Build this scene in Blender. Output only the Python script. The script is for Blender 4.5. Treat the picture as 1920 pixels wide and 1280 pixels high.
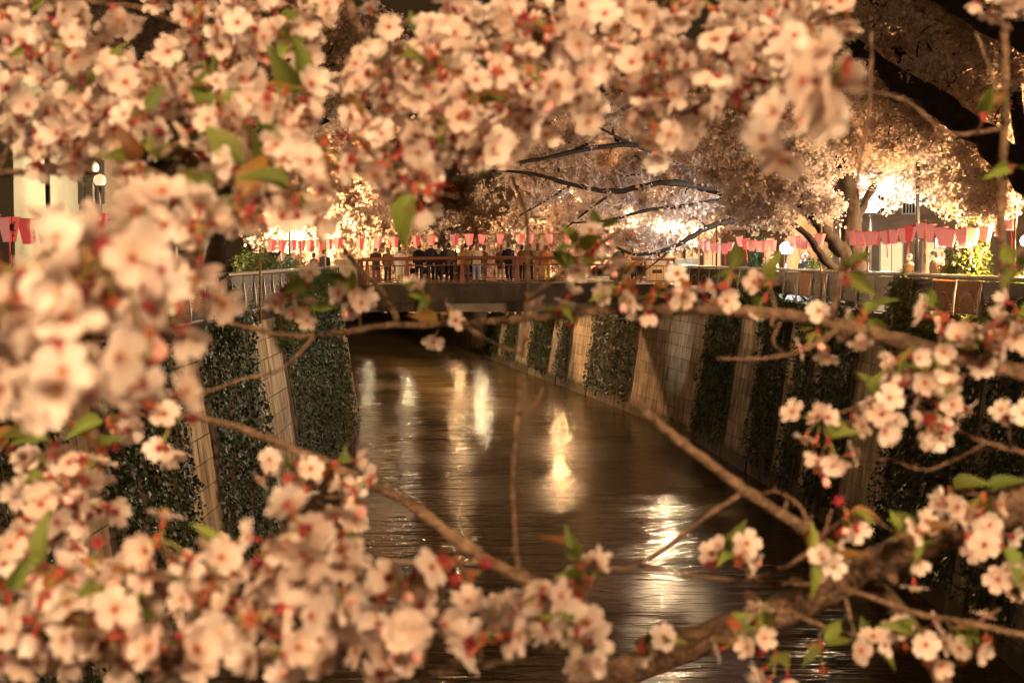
import bpy, math, random
import numpy as np
from mathutils import Vector, Matrix, Quaternion

SC = bpy.context.scene
for o in list(bpy.data.objects):
    bpy.data.objects.remove(o)
R = math.radians

# ------------------------------------------------------------------ camera
CAMZ, FPX, PITCH = 1.63, 1920 * 50 / 36.0, R(3.476)
cd = bpy.data.cameras.new('camera')
cam = bpy.data.objects.new('camera', cd)
SC.collection.objects.link(cam)
cam.location = (0, 0, CAMZ)
cam.rotation_euler = (R(90) - PITCH, 0, 0)
cd.lens, cd.sensor_width, cd.clip_start, cd.clip_end = 50, 36, 0.05, 2000
cd.dof.use_dof, cd.dof.focus_distance, cd.dof.aperture_fstop = True, 52.0, 8.5
cd.dof.aperture_blades = 9
SC.camera = cam

# ------------------------------------------------------------------ night sky, exposure
W = bpy.data.worlds.new('World')
SC.world = W
W.use_nodes = True
bgn = W.node_tree.nodes['Background']
bgn.inputs[0].default_value = (0.60, 0.31, 0.11, 1)      # city night glow
bgn.inputs[1].default_value = 0.062
SC.view_settings.view_transform = 'Standard'
SC.view_settings.look = 'None'
SC.view_settings.exposure = 0.0
SC.view_settings.gamma = 1.0
cy = SC.cycles
cy.use_denoising = True
cy.use_adaptive_sampling, cy.adaptive_threshold = True, 0.02
cy.max_bounces, cy.diffuse_bounces, cy.glossy_bounces = 5, 3, 2
cy.transmission_bounces, cy.transparent_max_bounces = 3, 6
cy.sample_clamp_indirect = 5.0
cy.caustics_reflective = cy.caustics_refractive = False

WARM = (1.0, 0.56, 0.24)
AMBER = (1.0, 0.48, 0.18)
WHITE = (1.0, 0.69, 0.38)
COOL = (0.92, 0.97, 1.0)


def px(x, y, d):
    """world point seen at photo pixel (x, y), d metres along the view axis"""
    u, v = (x - 960) / FPX * d, -(y - 640) / FPX * d
    c, s = math.cos(PITCH), math.sin(PITCH)
    return Vector((u, d * c + v * s, CAMZ - d * s + v * c))


# ------------------------------------------------------------------ materials
MATS = {}


def mat(name, col, rough=0.7, spec=0.3, var=0.0, vscale=5.0, bump=0.0, bscale=30.0, stretch=(1, 1, 1),
        col2=None, island=0.0, objvar=0.0, emit=None, emit_s=0.0, metal=0.0, transl=0.0, world=True):
    m = bpy.data.materials.new(name)
    m.use_nodes = True
    nt = m.node_tree
    n, l = nt.nodes, nt.links
    b = n['Principled BSDF']
    b.inputs['Roughness'].default_value = rough
    b.inputs['Specular IOR Level'].default_value = spec
    b.inputs['Metallic'].default_value = metal
    b.inputs['Base Color'].default_value = (*col, 1)
    out = None
    if var or bump:
        if world:
            g = n.new('ShaderNodeNewGeometry')
            src = g.outputs['Position']
        else:
            g = n.new('ShaderNodeTexCoord')
            src = g.outputs['Object']
        mp = n.new('ShaderNodeMapping')
        mp.inputs['Scale'].default_value = stretch
        l.new(src, mp.inputs['Vector'])
        src = mp.outputs['Vector']
    if var:
        t = n.new('ShaderNodeTexNoise')
        t.inputs['Scale'].default_value = vscale
        t.inputs['Detail'].default_value = 6
        t.inputs['Roughness'].default_value = 0.62
        l.new(src, t.inputs['Vector'])
        r = n.new('ShaderNodeValToRGB')
        r.color_ramp.elements[0].position = 0.32
        r.color_ramp.elements[1].position = 0.68
        c2 = col2 or tuple(max(0, c * (1 - var)) for c in col)
        r.color_ramp.elements[0].color = (*c2, 1)
        r.color_ramp.elements[1].color = (*[min(1, c * (1 + 0.35 * var)) for c in col], 1)
        l.new(t.outputs['Fac'], r.inputs['Fac'])
        out = r.outputs['Color']
    if island or objvar:
        if island:
            g2 = n.new('ShaderNodeNewGeometry')
            rv = g2.outputs['Random Per Island']
        else:
            g2 = n.new('ShaderNodeObjectInfo')
            rv = g2.outputs['Random']
        hv = n.new('ShaderNodeHueSaturation')
        mr = n.new('ShaderNodeMapRange')
        k = island or objvar
        mr.inputs['To Min'].default_value = 1 - k
        mr.inputs['To Max'].default_value = 1 + k
        l.new(rv, mr.inputs['Value'])
        l.new(mr.outputs['Result'], hv.inputs['Value'])
        mr2 = n.new('ShaderNodeMapRange')
        mr2.inputs['To Min'].default_value = 0.5 - 0.05 * k
        mr2.inputs['To Max'].default_value = 0.5 + 0.05 * k
        wn = n.new('ShaderNodeMath')
        wn.operation = 'FRACT'
        mu = n.new('ShaderNodeMath')
        mu.operation = 'MULTIPLY'
        mu.inputs[1].default_value = 17.3
        l.new(rv, mu.inputs[0])
        l.new(mu.outputs[0], wn.inputs[0])
        l.new(wn.outputs[0], mr2.inputs['Value'])
        l.new(mr2.outputs['Result'], hv.inputs['Hue'])
        if out:
            l.new(out, hv.inputs['Color'])
        else:
            hv.inputs['Color'].default_value = (*col, 1)
        out = hv.outputs['Color']
    if out:
        l.new(out, b.inputs['Base Color'])
    if bump:
        t2 = n.new('ShaderNodeTexNoise')
        t2.inputs['Scale'].default_value = bscale
        t2.inputs['Detail'].default_value = 5
        l.new(src, t2.inputs['Vector'])
        bm_ = n.new('ShaderNodeBump')
        bm_.inputs['Strength'].default_value = bump
        bm_.inputs['Distance'].default_value = 0.02
        l.new(t2.outputs['Fac'], bm_.inputs['Height'])
        l.new(bm_.outputs['Normal'], b.inputs['Normal'])
    if emit:
        b.inputs['Emission Color'].default_value = (*emit, 1)
        b.inputs['Emission Strength'].default_value = emit_s
    if transl:
        tr = n.new('ShaderNodeBsdfTranslucent')
        tr.inputs['Color'].default_value = (*col, 1)
        if out:
            l.new(out, tr.inputs['Color'])
        mx = n.new('ShaderNodeMixShader')
        mx.inputs[0].default_value = transl
        l.new(b.outputs[0], mx.inputs[1])
        l.new(tr.outputs[0], mx.inputs[2])
        l.new(mx.outputs[0], n['Material Output'].inputs['Surface'])
    MATS[name] = m
    return m


def petal_mat():
    m = bpy.data.materials.new('cherry_petal')
    m.use_nodes = True
    n, l = m.node_tree.nodes, m.node_tree.links
    b = n['Principled BSDF']
    b.inputs['Roughness'].default_value = 0.6
    b.inputs['Specular IOR Level'].default_value = 0.25
    tc = n.new('ShaderNodeTexCoord')
    sx = n.new('ShaderNodeVectorMath'); sx.operation = 'MULTIPLY'
    sx.inputs[1].default_value = (1, 1, 0)
    ln = n.new('ShaderNodeVectorMath'); ln.operation = 'LENGTH'
    l.new(tc.outputs['Object'], sx.inputs[0]); l.new(sx.outputs[0], ln.inputs[0])
    r = n.new('ShaderNodeValToRGB')
    e = r.color_ramp.elements
    e[0].position, e[0].color = 0.05, (0.50, 0.10, 0.07, 1)
    e[1].position, e[1].color = 0.27, (0.86, 0.71, 0.65, 1)
    x = e.new(0.13); x.color = (0.74, 0.40, 0.34, 1)
    x = e.new(0.95); x.color = (0.87, 0.76, 0.70, 1)
    l.new(ln.outputs['Value'], r.inputs['Fac'])
    oi = n.new('ShaderNodeObjectInfo')
    hv = n.new('ShaderNodeHueSaturation')
    mr = n.new('ShaderNodeMapRange')
    mr.inputs['To Min'].default_value = 0.80
    mr.inputs['To Max'].default_value = 1.04
    l.new(oi.outputs['Random'], mr.inputs['Value'])
    l.new(mr.outputs['Result'], hv.inputs['Value'])
    mr2 = n.new('ShaderNodeMapRange')
    mr2.inputs['To Min'].default_value = 1.45
    mr2.inputs['To Max'].default_value = 0.8
    l.new(oi.outputs['Random'], mr2.inputs['Value'])
    l.new(mr2.outputs['Result'], hv.inputs['Saturation'])
    l.new(r.outputs['Color'], hv.inputs['Color'])
    l.new(hv.outputs['Color'], b.inputs['Base Color'])
    tr = n.new('ShaderNodeBsdfTranslucent')
    l.new(hv.outputs['Color'], tr.inputs['Color'])
    mx = n.new('ShaderNodeMixShader'); mx.inputs[0].default_value = 0.48
    l.new(b.outputs[0], mx.inputs[1]); l.new(tr.outputs[0], mx.inputs[2])
    l.new(mx.outputs[0], n['Material Output'].inputs['Surface'])
    MATS['petal'] = m


def water_mat():
    m = bpy.data.materials.new('canal_water')
    m.use_nodes = True
    n, l = m.node_tree.nodes, m.node_tree.links
    b = n['Principled BSDF']
    b.inputs['Base Color'].default_value = (0.085, 0.055, 0.023, 1)
    b.inputs['Roughness'].default_value = 0.10
    b.inputs['IOR'].default_value = 1.33
    b.inputs['Specular IOR Level'].default_value = 0.62
    g = n.new('ShaderNodeNewGeometry')
    prev = None
    for sc_, sx, sy, st, dist in ((1.0, 0.35, 1.3, 0.7, 0.13), (1.0, 1.3, 7.0, 0.7, 0.032), (1.0, 5.0, 22.0, 0.5, 0.005)):
        mp = n.new('ShaderNodeMapping')
        mp.inputs['Scale'].default_value = (sx, sy, 1)
        mp.inputs['Rotation'].default_value = (0, 0, R(-6))
        l.new(g.outputs['Position'], mp.inputs['Vector'])
        t = n.new('ShaderNodeTexNoise')
        t.inputs['Scale'].default_value = sc_
        t.inputs['Detail'].default_value = 3
        t.inputs['Distortion'].default_value = 0.3
        l.new(mp.outputs[0], t.inputs['Vector'])
        bp = n.new('ShaderNodeBump')
        bp.inputs['Strength'].default_value = st
        bp.inputs['Distance'].default_value = dist
        l.new(t.outputs['Fac'], bp.inputs['Height'])
        if prev:
            l.new(prev.outputs['Normal'], bp.inputs['Normal'])
        prev = bp
    l.new(prev.outputs['Normal'], b.inputs['Normal'])
    # calm and wind-ruffled patches
    mp = n.new('ShaderNodeMapping'); mp.inputs['Scale'].default_value = (0.10, 0.16, 1)
    l.new(g.outputs['Position'], mp.inputs['Vector'])
    t = n.new('ShaderNodeTexNoise'); t.inputs['Scale'].default_value = 1.4; t.inputs['Detail'].default_value = 4
    l.new(mp.outputs[0], t.inputs['Vector'])
    mr = n.new('ShaderNodeMapRange')
    mr.inputs['From Min'].default_value = 0.4; mr.inputs['From Max'].default_value = 0.62
    mr.inputs['To Min'].default_value = 0.09; mr.inputs['To Max'].default_value = 0.24
    l.new(t.outputs['Fac'], mr.inputs['Value'])
    l.new(mr.outputs['Result'], b.inputs['Roughness'])
    MATS['water'] = m


petal_mat()
water_mat()
mat('bud', (0.80, 0.42, 0.38), 0.55, objvar=0.15, transl=0.2)
mat('calyx', (0.25, 0.040, 0.026), 0.6, objvar=0.35)
mat('stamen', (0.75, 0.50, 0.16), 0.6)
mat('pedicel', (0.20, 0.19, 0.045), 0.6)
mat('young_leaf', (0.135, 0.17, 0.032), 0.6, 0.25, objvar=0.4, transl=0.38)
mat('bronze_leaf', (0.19, 0.095, 0.025), 0.45, 0.4, objvar=0.35, transl=0.35)
mat('bark', (0.22, 0.14, 0.09), 0.85, 0.2, var=0.65, vscale=55, bump=0.9, bscale=160)
mat('dark_bark', (0.045, 0.030, 0.021), 0.9, 0.15, var=0.5, vscale=6, bump=0.8, bscale=22)
mat('far_blossom', (0.80, 0.64, 0.54), 0.7, 0.1, island=0.22, transl=0.42)
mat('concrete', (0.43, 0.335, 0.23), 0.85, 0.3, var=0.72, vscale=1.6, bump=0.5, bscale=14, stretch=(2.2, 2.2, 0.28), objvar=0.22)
mat('wall_core', (0.16, 0.122, 0.085), 0.9, 0.2, var=0.7, vscale=1.4, bump=0.5, bscale=10, stretch=(2, 2, 0.3))
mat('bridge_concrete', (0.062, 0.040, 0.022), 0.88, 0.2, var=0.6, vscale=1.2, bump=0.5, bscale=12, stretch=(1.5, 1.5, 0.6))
mat('brown_stone', (0.26, 0.19, 0.125), 0.85, 0.2, var=0.4, vscale=2.5, bump=0.4, bscale=18)
mat('pale_stone', (0.50, 0.44, 0.36), 0.8, 0.25, var=0.35, vscale=2.5, bump=0.3, bscale=22)
mat('asphalt', (0.06, 0.055, 0.05), 0.9, 0.2, var=0.4, vscale=3, bump=0.4, bscale=40)
mat('water_bed', (0.03, 0.025, 0.018), 0.9)
mat('rail_red', (0.22, 0.075, 0.035), 0.5, 0.4, var=0.35, vscale=8)
mat('fence_brown', (0.050, 0.026, 0.016), 0.5, 0.4, var=0.4, vscale=10)
mat('fence_orange', (0.48, 0.20, 0.055), 0.6, 0.3, var=0.35, vscale=6)
mat('handrail', (0.42, 0.34, 0.25), 0.38, 0.5, var=0.3, vscale=6)
mat('steel', (0.42, 0.38, 0.33), 0.35, 0.5, metal=0.6)
mat('reflector', (0.8, 0.78, 0.72), 0.3, 0.6)
mat('bamboo', (0.42, 0.23, 0.09), 0.55, 0.4, var=0.4, vscale=5, stretch=(1, 1, 3))
mat('dark_metal', (0.030, 0.024, 0.020), 0.5, 0.4)
mat('cable', (0.02, 0.017, 0.014), 0.6)
mat('ivy_leaf', (0.028, 0.052, 0.014), 0.42, 0.32, island=0.55)
mat('hedge_leaf', (0.095, 0.125, 0.028), 0.45, 0.4, island=0.45, transl=0.25)
mat('ivy_stem', (0.10, 0.06, 0.035), 0.9)
mat('lantern_pink', (0.88, 0.50, 0.42), 0.7, 0.2, objvar=0.12, emit=(1.0, 0.42, 0.32), emit_s=0.42, transl=0.3)
mat('lantern_red', (0.78, 0.17, 0.15), 0.7, 0.2, objvar=0.12, emit=(1.0, 0.16, 0.12), emit_s=0.34, transl=0.3)
mat('lantern_ink', (0.05, 0.012, 0.012), 0.8)
mat('cream_plaster', (0.66, 0.57, 0.45), 0.85, 0.2, var=0.15, vscale=1.5, bump=0.2, bscale=30)
mat('grey_plaster', (0.36, 0.36, 0.29), 0.85, 0.2, var=0.2, vscale=1.0)
mat('brown_cladding', (0.20, 0.125, 0.075), 0.8, 0.2, var=0.3, vscale=1.0)
mat('tan_cladding', (0.22, 0.15, 0.09), 0.8, 0.2, var=0.3, vscale=1.0)
mat('dark_glass', (0.02, 0.018, 0.015), 0.1, 0.6)
mat('lit_glass', (0.7, 0.6, 0.4), 0.4, emit=(1.0, 0.62, 0.28), emit_s=0.7)
mat('shutter', (0.06, 0.05, 0.042), 0.6)
mat('brass', (0.30, 0.20, 0.09), 0.45, 0.4)
mat('skin', (0.58, 0.37, 0.25), 0.6, 0.3)
mat('hair_black', (0.018, 0.013, 0.010), 0.5, 0.4)
mat('hair_brown', (0.16, 0.075, 0.03), 0.5, 0.4)
mat('shoe', (0.02, 0.018, 0.016), 0.5)
for nm_, c_ in dict(black=(0.014, 0.013, 0.016), charcoal=(0.045, 0.042, 0.04), olive=(0.085, 0.085, 0.06), beige=(0.52, 0.42, 0.29),
                    white=(0.68, 0.60, 0.48), tan=(0.42, 0.25, 0.10), rust=(0.40, 0.17, 0.06), brown=(0.16, 0.09, 0.05),
                    navy=(0.025, 0.028, 0.045), denim=(0.30, 0.32, 0.34), mustard=(0.42, 0.31, 0.06), grey=(0.26, 0.24, 0.21)).items():
    mat('cloth_' + nm_, c_, 0.85, 0.15, var=0.25, vscale=30, world=False)


def tide_stain(name):
    # dark algae band left by the water on the lowest courses
    m = MATS[name]; n, l = m.node_tree.nodes, m.node_tree.links
    b = n['Principled BSDF']
    src = b.inputs['Base Color'].links[0].from_socket
    g = n.new('ShaderNodeNewGeometry'); sp = n.new('ShaderNodeSeparateXYZ'); l.new(g.outputs['Position'], sp.inputs[0])
    t = n.new('ShaderNodeTexNoise'); t.inputs['Scale'].default_value = 1.3; t.inputs['Detail'].default_value = 4
    l.new(g.outputs['Position'], t.inputs['Vector'])
    ad = n.new('ShaderNodeMath'); ad.operation = 'MULTIPLY_ADD'; ad.inputs[1].default_value = 0.9
    l.new(t.outputs['Fac'], ad.inputs[0]); l.new(sp.outputs['Z'], ad.inputs[2])
    mr = n.new('ShaderNodeMapRange'); mr.inputs['From Min'].default_value = -5.25; mr.inputs['From Max'].default_value = -4.9
    l.new(ad.outputs[0], mr.inputs['Value'])
    mx = n.new('ShaderNodeMix'); mx.data_type = 'RGBA'
    l.new(mr.outputs['Result'], mx.inputs['Factor'])
    mx.inputs[6].default_value = (0.085, 0.07, 0.035, 1)
    l.new(src, mx.inputs[7]); l.new(mx.outputs[2], b.inputs['Base Color'])


tide_stain('concrete')


# ------------------------------------------------------------------ mesh helpers
COL = SC.collection


def link(o, parent=None, origin=None):
    COL.objects.link(o)
    if parent is not None:
        o.parent = parent
    return o


WORLD = {}      # object -> world origin (all parents are unrotated)


def wpos(o):
    return WORLD.get(o.name, Vector((0, 0, 0)))


def tag(o, label, cat, group=None, kind=None):
    if label: o['label'] = label
    if cat: o['category'] = cat
    if group: o['group'] = group
    if kind: o['kind'] = kind
    return o


def thing(name, loc, label, cat, group=None):
    o = bpy.data.objects.new(name, None)
    o.empty_display_size = 0.05
    o.location = loc
    link(o)
    WORLD[o.name] = Vector(loc)
    return tag(o, label, cat, group)


class MB:
    def __init__(s):
        s.v, s.f, s.m = [], [], []

    def quad(s, pts, m=0):
        i = len(s.v)
        s.v += [tuple(p) for p in pts]
        s.f.append(tuple(range(i, i + len(pts))))
        s.m.append(m)

    def hexa(s, b, t, m=0):
        """bottom and top loops of equal length"""
        n = len(b)
        i = len(s.v)
        s.v += [tuple(p) for p in b] + [tuple(p) for p in t]
        s.f.append(tuple(range(i + n - 1, i - 1, -1)))
        s.f.append(tuple(range(i + n, i + 2 * n)))
        for k in range(n):
            s.f.append((i + k, i + (k + 1) % n, i + n + (k + 1) % n, i + n + k))
        s.m += [m] * (n + 2)

    def box(s, x0, x1, y0, y1, z0, z1, m=0):
        s.hexa([(x0, y0, z0), (x1, y0, z0), (x1, y1, z0), (x0, y1, z0)],
               [(x0, y0, z1), (x1, y0, z1), (x1, y1, z1), (x0, y1, z1)], m)

    def obox(s, c, ax, ay, az, m=0):
        c, ax, ay, az = Vector(c), Vector(ax), Vector(ay), Vector(az)
        b = [c - ax - ay - az, c + ax - ay - az, c + ax + ay - az, c - ax + ay - az]
        t = [p + 2 * az for p in b]
        s.hexa(b, t, m)

    def tube(s, pts, rad, n=6, m=0, cap=True, squash=None):
        pts = [Vector(p) for p in pts]
        k = len(pts)
        if not hasattr(rad, '__len__'):
            rad = [rad] * k
        i0 = len(s.v)
        t = (pts[1] - pts[0]).normalized()
        a = t.orthogonal().normalized() if squash is None else Vector(squash).normalized()
        for j, p in enumerate(pts):
            t = (pts[min(j + 1, k - 1)] - pts[max(j - 1, 0)])
            t = t.normalized() if t.length > 1e-9 else Vector((0, 0, 1))
            a = (a - t * a.dot(t))
            a = a.normalized() if a.length > 1e-6 else t.orthogonal().normalized()
            b = t.cross(a)
            r = rad[j]
            ra, rb = (r if hasattr(r, '__len__') else (r, r))
            for q in range(n):
                w = 2 * math.pi * q / n
                s.v.append(tuple(p + a * (ra * math.cos(w)) + b * (rb * math.sin(w))))
        for j in range(k - 1):
            for q in range(n):
                q2 = (q + 1) % n
                s.f.append((i0 + j * n + q, i0 + j * n + q2, i0 + (j + 1) * n + q2, i0 + (j + 1) * n + q))
                s.m.append(m)
        if cap:
            s.f.append(tuple(i0 + q for q in range(n - 1, -1, -1)))
            s.f.append(tuple(i0 + (k - 1) * n + q for q in range(n)))
            s.m += [m, m]

    def ball(s, c, r, m=0, nu=8, nv=5, sc=(1, 1, 1)):
        i0 = len(s.v)
        c = Vector(c)
        s.v.append((c.x, c.y, c.z - r * sc[2]))
        for j in range(1, nv):
            th = math.pi * j / nv
            for q in range(nu):
                w = 2 * math.pi * q / nu
                s.v.append((c.x + r * sc[0] * math.sin(th) * math.cos(w), c.y + r * sc[1] * math.sin(th) * math.sin(w), c.z - r * sc[2] * math.cos(th)))
        s.v.append((c.x, c.y, c.z + r * sc[2]))
        top = len(s.v) - 1
        for q in range(nu):
            q2 = (q + 1) % nu
            s.f.append((i0, i0 + 1 + q2, i0 + 1 + q)); s.m.append(m)
            for j in range(nv - 2):
                a, b = i0 + 1 + j * nu, i0 + 1 + (j + 1) * nu
                s.f.append((a + q, a + q2, b + q2, b + q)); s.m.append(m)
            a = i0 + 1 + (nv - 2) * nu
            s.f.append((a + q, a + q2, top)); s.m.append(m)

    def mesh(s, name, mats, smooth=False, origin=(0, 0, 0)):
        me = bpy.data.meshes.new(name)
        ox, oy, oz = origin
        me.from_pydata([(x - ox, y - oy, z - oz) for x, y, z in s.v], [], s.f)
        for k in (mats if isinstance(mats, (list, tuple)) else [mats]):
            me.materials.append(MATS[k])
        me.polygons.foreach_set('material_index', s.m)
        if smooth:
            me.polygons.foreach_set('use_smooth', [True] * len(s.f))
        me.update()
        return me

    def build(s, name, mats, parent=None, smooth=False, origin=None):
        """vertices are world coordinates; the object's origin goes to `origin`"""
        if origin is None:
            origin = wpos(parent) if parent is not None else Vector((0, 0, 0))
        origin = Vector(origin)
        o = bpy.data.objects.new(name, s.mesh(name, mats, smooth, origin))
        link(o, parent)
        o.location = origin - (wpos(parent) if parent is not None else Vector((0, 0, 0)))
        WORLD[o.name] = origin
        return o


def place(me, name, parent, M):
    """M: world matrix; parents carry only translations"""
    o = bpy.data.objects.new(name, me)
    link(o, parent)
    o.matrix_local = Matrix.Translation(-wpos(parent)) @ M if parent is not None else M
    WORLD[o.name] = M.to_translation()
    return o


def spline(pts, n):
    """Catmull-Rom through tuples of any length"""
    P = [np.array(p, float) for p in pts]
    P = [2 * P[0] - P[1]] + P + [2 * P[-1] - P[-2]]
    out = []
    for i in range(1, len(P) - 2):
        for k in range(n):
            t = k / n
            a, b, c, d = P[i - 1:i + 3]
            out.append(0.5 * (2 * b + (c - a) * t + (2 * a - 5 * b + 4 * c - d) * t * t + (3 * b - a - 3 * c + d) * t ** 3))
    out.append(P[-2])
    return out


def poly_mesh(name, V, k, matname, smooth=False):
    """V: (N,k,3) array of separate k-gons"""
    N = V.shape[0]
    me = bpy.data.meshes.new(name)
    me.vertices.add(N * k)
    me.vertices.foreach_set('co', V.reshape(-1).astype(np.float32))
    me.loops.add(N * k)
    me.loops.foreach_set('vertex_index', np.arange(N * k, dtype=np.int32))
    me.polygons.add(N)
    me.polygons.foreach_set('loop_start', np.arange(0, N * k, k, dtype=np.int32))
    me.materials.append(MATS[matname])
    me.update(calc_edges=True)
    return me


def unit(a):
    return a / np.maximum(np.linalg.norm(a, axis=-1, keepdims=True), 1e-9)


def scatter_gons(rng, C, size, k=5, normal=None, spread=1.0, aspect=1.0, cup=0.25):
    """one small irregular k-gon at every centre"""
    N = len(C)
    nrm = rng.normal(size=(N, 3))
    if normal is not None:
        nrm = nrm * spread + normal
    nrm = unit(nrm)
    a = unit(np.cross(nrm, rng.normal(size=(N, 3))))
    b = np.cross(nrm, a)
    s = size * rng.uniform(0.7, 1.25, size=(N, 1))
    V = np.zeros((N, k, 3))
    for j in range(k):
        w = 2 * math.pi * j / k
        rj = rng.uniform(0.75, 1.1, size=(N, 1))
        V[:, j] = C + s * rj * (a * math.cos(w) + b * math.sin(w) * aspect) + nrm * s * cup * rng.uniform(-1, 1, size=(N, 1))
    return V


# ------------------------------------------------------------------ canal plan
ZW = -6.1                                             # water level, street is z = 0
TOP_R = [(-12, 10.6), (0, 10.5), (15, 10.4), (28.8, 10.25), (40, 9.9), (47, 9.45), (56, 8.7), (62, 8.05), (68, 7.0), (79, 4.8), (100, 0.4), (140, -8.0), (200, -24), (290, -52)]
TOP_L = [(-12, -7.6), (0, -7.5), (15, -7.4), (36, -7.2), (50, -7.3), (60, -7.5), (66, -7.9), (80, -10.0), (100, -14.2), (140, -23), (200, -40), (290, -70)]


def xr(y): return float(np.interp(y, [p[0] for p in TOP_R], [p[1] for p in TOP_R]))
def xl(y): return float(np.interp(y, [p[0] for p in TOP_L], [p[1] for p in TOP_L]))


def curve_pts(side, step=1.0, y0=-12, y1=290):
    f = xr if side > 0 else xl
    ys = np.arange(y0, y1 + 1e-6, step)
    raw = np.array([[f(y), y] for y in ys])
    k = np.ones(7) / 7
    pad = np.vstack([np.repeat(raw[:1], 3, 0), raw, np.repeat(raw[-1:], 3, 0)])
    xs = np.convolve(pad[:, 0], k, 'valid')
    return np.stack([xs, ys], 1)


CUR = {1: curve_pts(1), -1: curve_pts(-1)}


def edge(side, y):
    """top edge point and outward (landward) unit normal at station y"""
    c = CUR[side]
    x = np.interp(y, c[:, 1], c[:, 0])
    dx = (np.interp(y + 0.5, c[:, 1], c[:, 0]) - np.interp(y - 0.5, c[:, 1], c[:, 0]))
    t = np.array([dx, 1.0]); t /= np.linalg.norm(t)
    nrm = np.array([t[1], -t[0]]) * side
    return x, y, nrm[0], nrm[1]


BATTER = 0.14


def wallp(side, y, z, out=0.0):
    """point on the battered wall face; out > 0 is proud of it (towards the water)"""
    x, y_, nx, ny = edge(side, y)
    k = BATTER * (-z) + out
    return Vector((x - nx * k, y_ - ny * k, z))


# water, bed, ground
mb = MB()
mb.quad([(-160, -30, ZW), (60, -30, ZW), (60, 330, ZW), (-160, 330, ZW)])
tag(mb.build('canal_water', 'water'), None, None, kind='structure')
mb = MB()
mb.quad([(-160, -30, ZW - 1.2), (60, -30, ZW - 1.2), (60, 330, ZW - 1.2), (-160, 330, ZW - 1.2)])
tag(mb.build('canal_bed', 'water_bed'), None, None, kind='structure')
for side, nm in ((1, 'street_right'), (-1, 'street_left')):
    mb = MB()
    ys = list(range(-12, 291, 4))
    for a, b in zip(ys[:-1], ys[1:]):
        xa, ya, nxa, nya = edge(side, a)
        xb, yb, nxb, nyb = edge(side, b)
        p = [(xa + nxa * 0.55, ya + nya * .55, 0), (xb + nxb * .55, yb + nyb * .55, 0)]
        far = 400 * side
        q = [(far, b, 0), (far, a, 0)]
        pts = p + q
        mb.quad(pts if side < 0 else pts[::-1])
    tag(mb.build(nm, 'asphalt'), None, None, kind='structure')

# ------------------------------------------------------------------ canal walls
rs = random.Random(4)


def wall(side, name, label, bare):
    root = thing(name, (edge(side, 40)[0], 40, 0), label, 'canal wall')
    mb = MB()
    ys = list(range(-12, 291, 2))
    for a, b in zip(ys[:-1], ys[1:]):
        p = [wallp(side, a, ZW - 1.1), wallp(side, b, ZW - 1.1), wallp(side, b, 0), wallp(side, a, 0)]
        mb.quad(p if side > 0 else p[::-1])
    mb.build('wall_core', 'wall_core', root)
    # coping
    mb = MB()
    for a, b in zip(ys[:-1], ys[1:]):
        xa, ya, ax, ay = edge(side, a); xb, yb, bx, by = edge(side, b)
        lo = [(xa - ax * .10, ya - ay * .10, -.22), (xb - bx * .10, yb - by * .10, -.22), (xb + bx * .6, yb + by * .6, -.22), (xa + ax * .6, ya + ay * .6, -.22)]
        hi = [(p[0], p[1], 0.06) for p in lo]
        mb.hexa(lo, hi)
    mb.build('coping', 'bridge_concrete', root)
    h = 0.54
    for (y0, y1, L) in bare:
        for c in range(12):
            z1 = -0.24 - c * h
            z0 = z1 - h + 0.025
            nb = max(1, round((y1 - y0) / L))
            off = 0.0 if c % 2 == 0 or nb == 1 else 0.5
            cuts = [y0] + [y0 + (k + off) * (y1 - y0) / nb for k in range(1 if not off else 0, nb)] + [y1]
            for a, b in zip(cuts[:-1], cuts[1:]):
                if b - a < 0.25: continue
                a2, b2 = a + 0.012, b - 0.012
                pr = 0.05 + rs.uniform(-0.008, 0.012)
                bot = [wallp(side, a2, z0, 0.0), wallp(side, b2, z0, 0.0), wallp(side, b2, z0, pr), wallp(side, a2, z0, pr)]
                top = [wallp(side, a2, z1, 0.0), wallp(side, b2, z1, 0.0), wallp(side, b2, z1, pr), wallp(side, a2, z1, pr)]
                m = MB(); m.hexa(bot, top)
                m.build('block', 'concrete', root, origin=(bot[0] + top[2]) / 2)
    return root


BARE_R = [(24.4, 26.6, 1.3), (29.2, 30.0, 1.2), (35.7, 39.6, 1.5), (42.9, 43.8, 1.2), (45.9, 47.0, 1.2), (50.3, 53.8, 1.7), (59.0, 69.8, 1.8), (78.4, 82.7, 1.8), (85.5, 87.5, 1.6), (93, 97, 1.8), (101, 103, 1.8), (108, 114, 2.0)]
BARE_L = [(22.0, 23.9, 1.4), (29.5, 32.0, 1.3), (38.3, 43.2, 1.6), (60, 64, 1.8)]
wall(1, 'canal_wall_right', 'tall battered concrete block canal wall half hidden by ivy, right of the water', BARE_R)
wall(-1, 'canal_wall_left', 'tall battered concrete block canal wall half hidden by ivy, left of the water', BARE_L)


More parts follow.
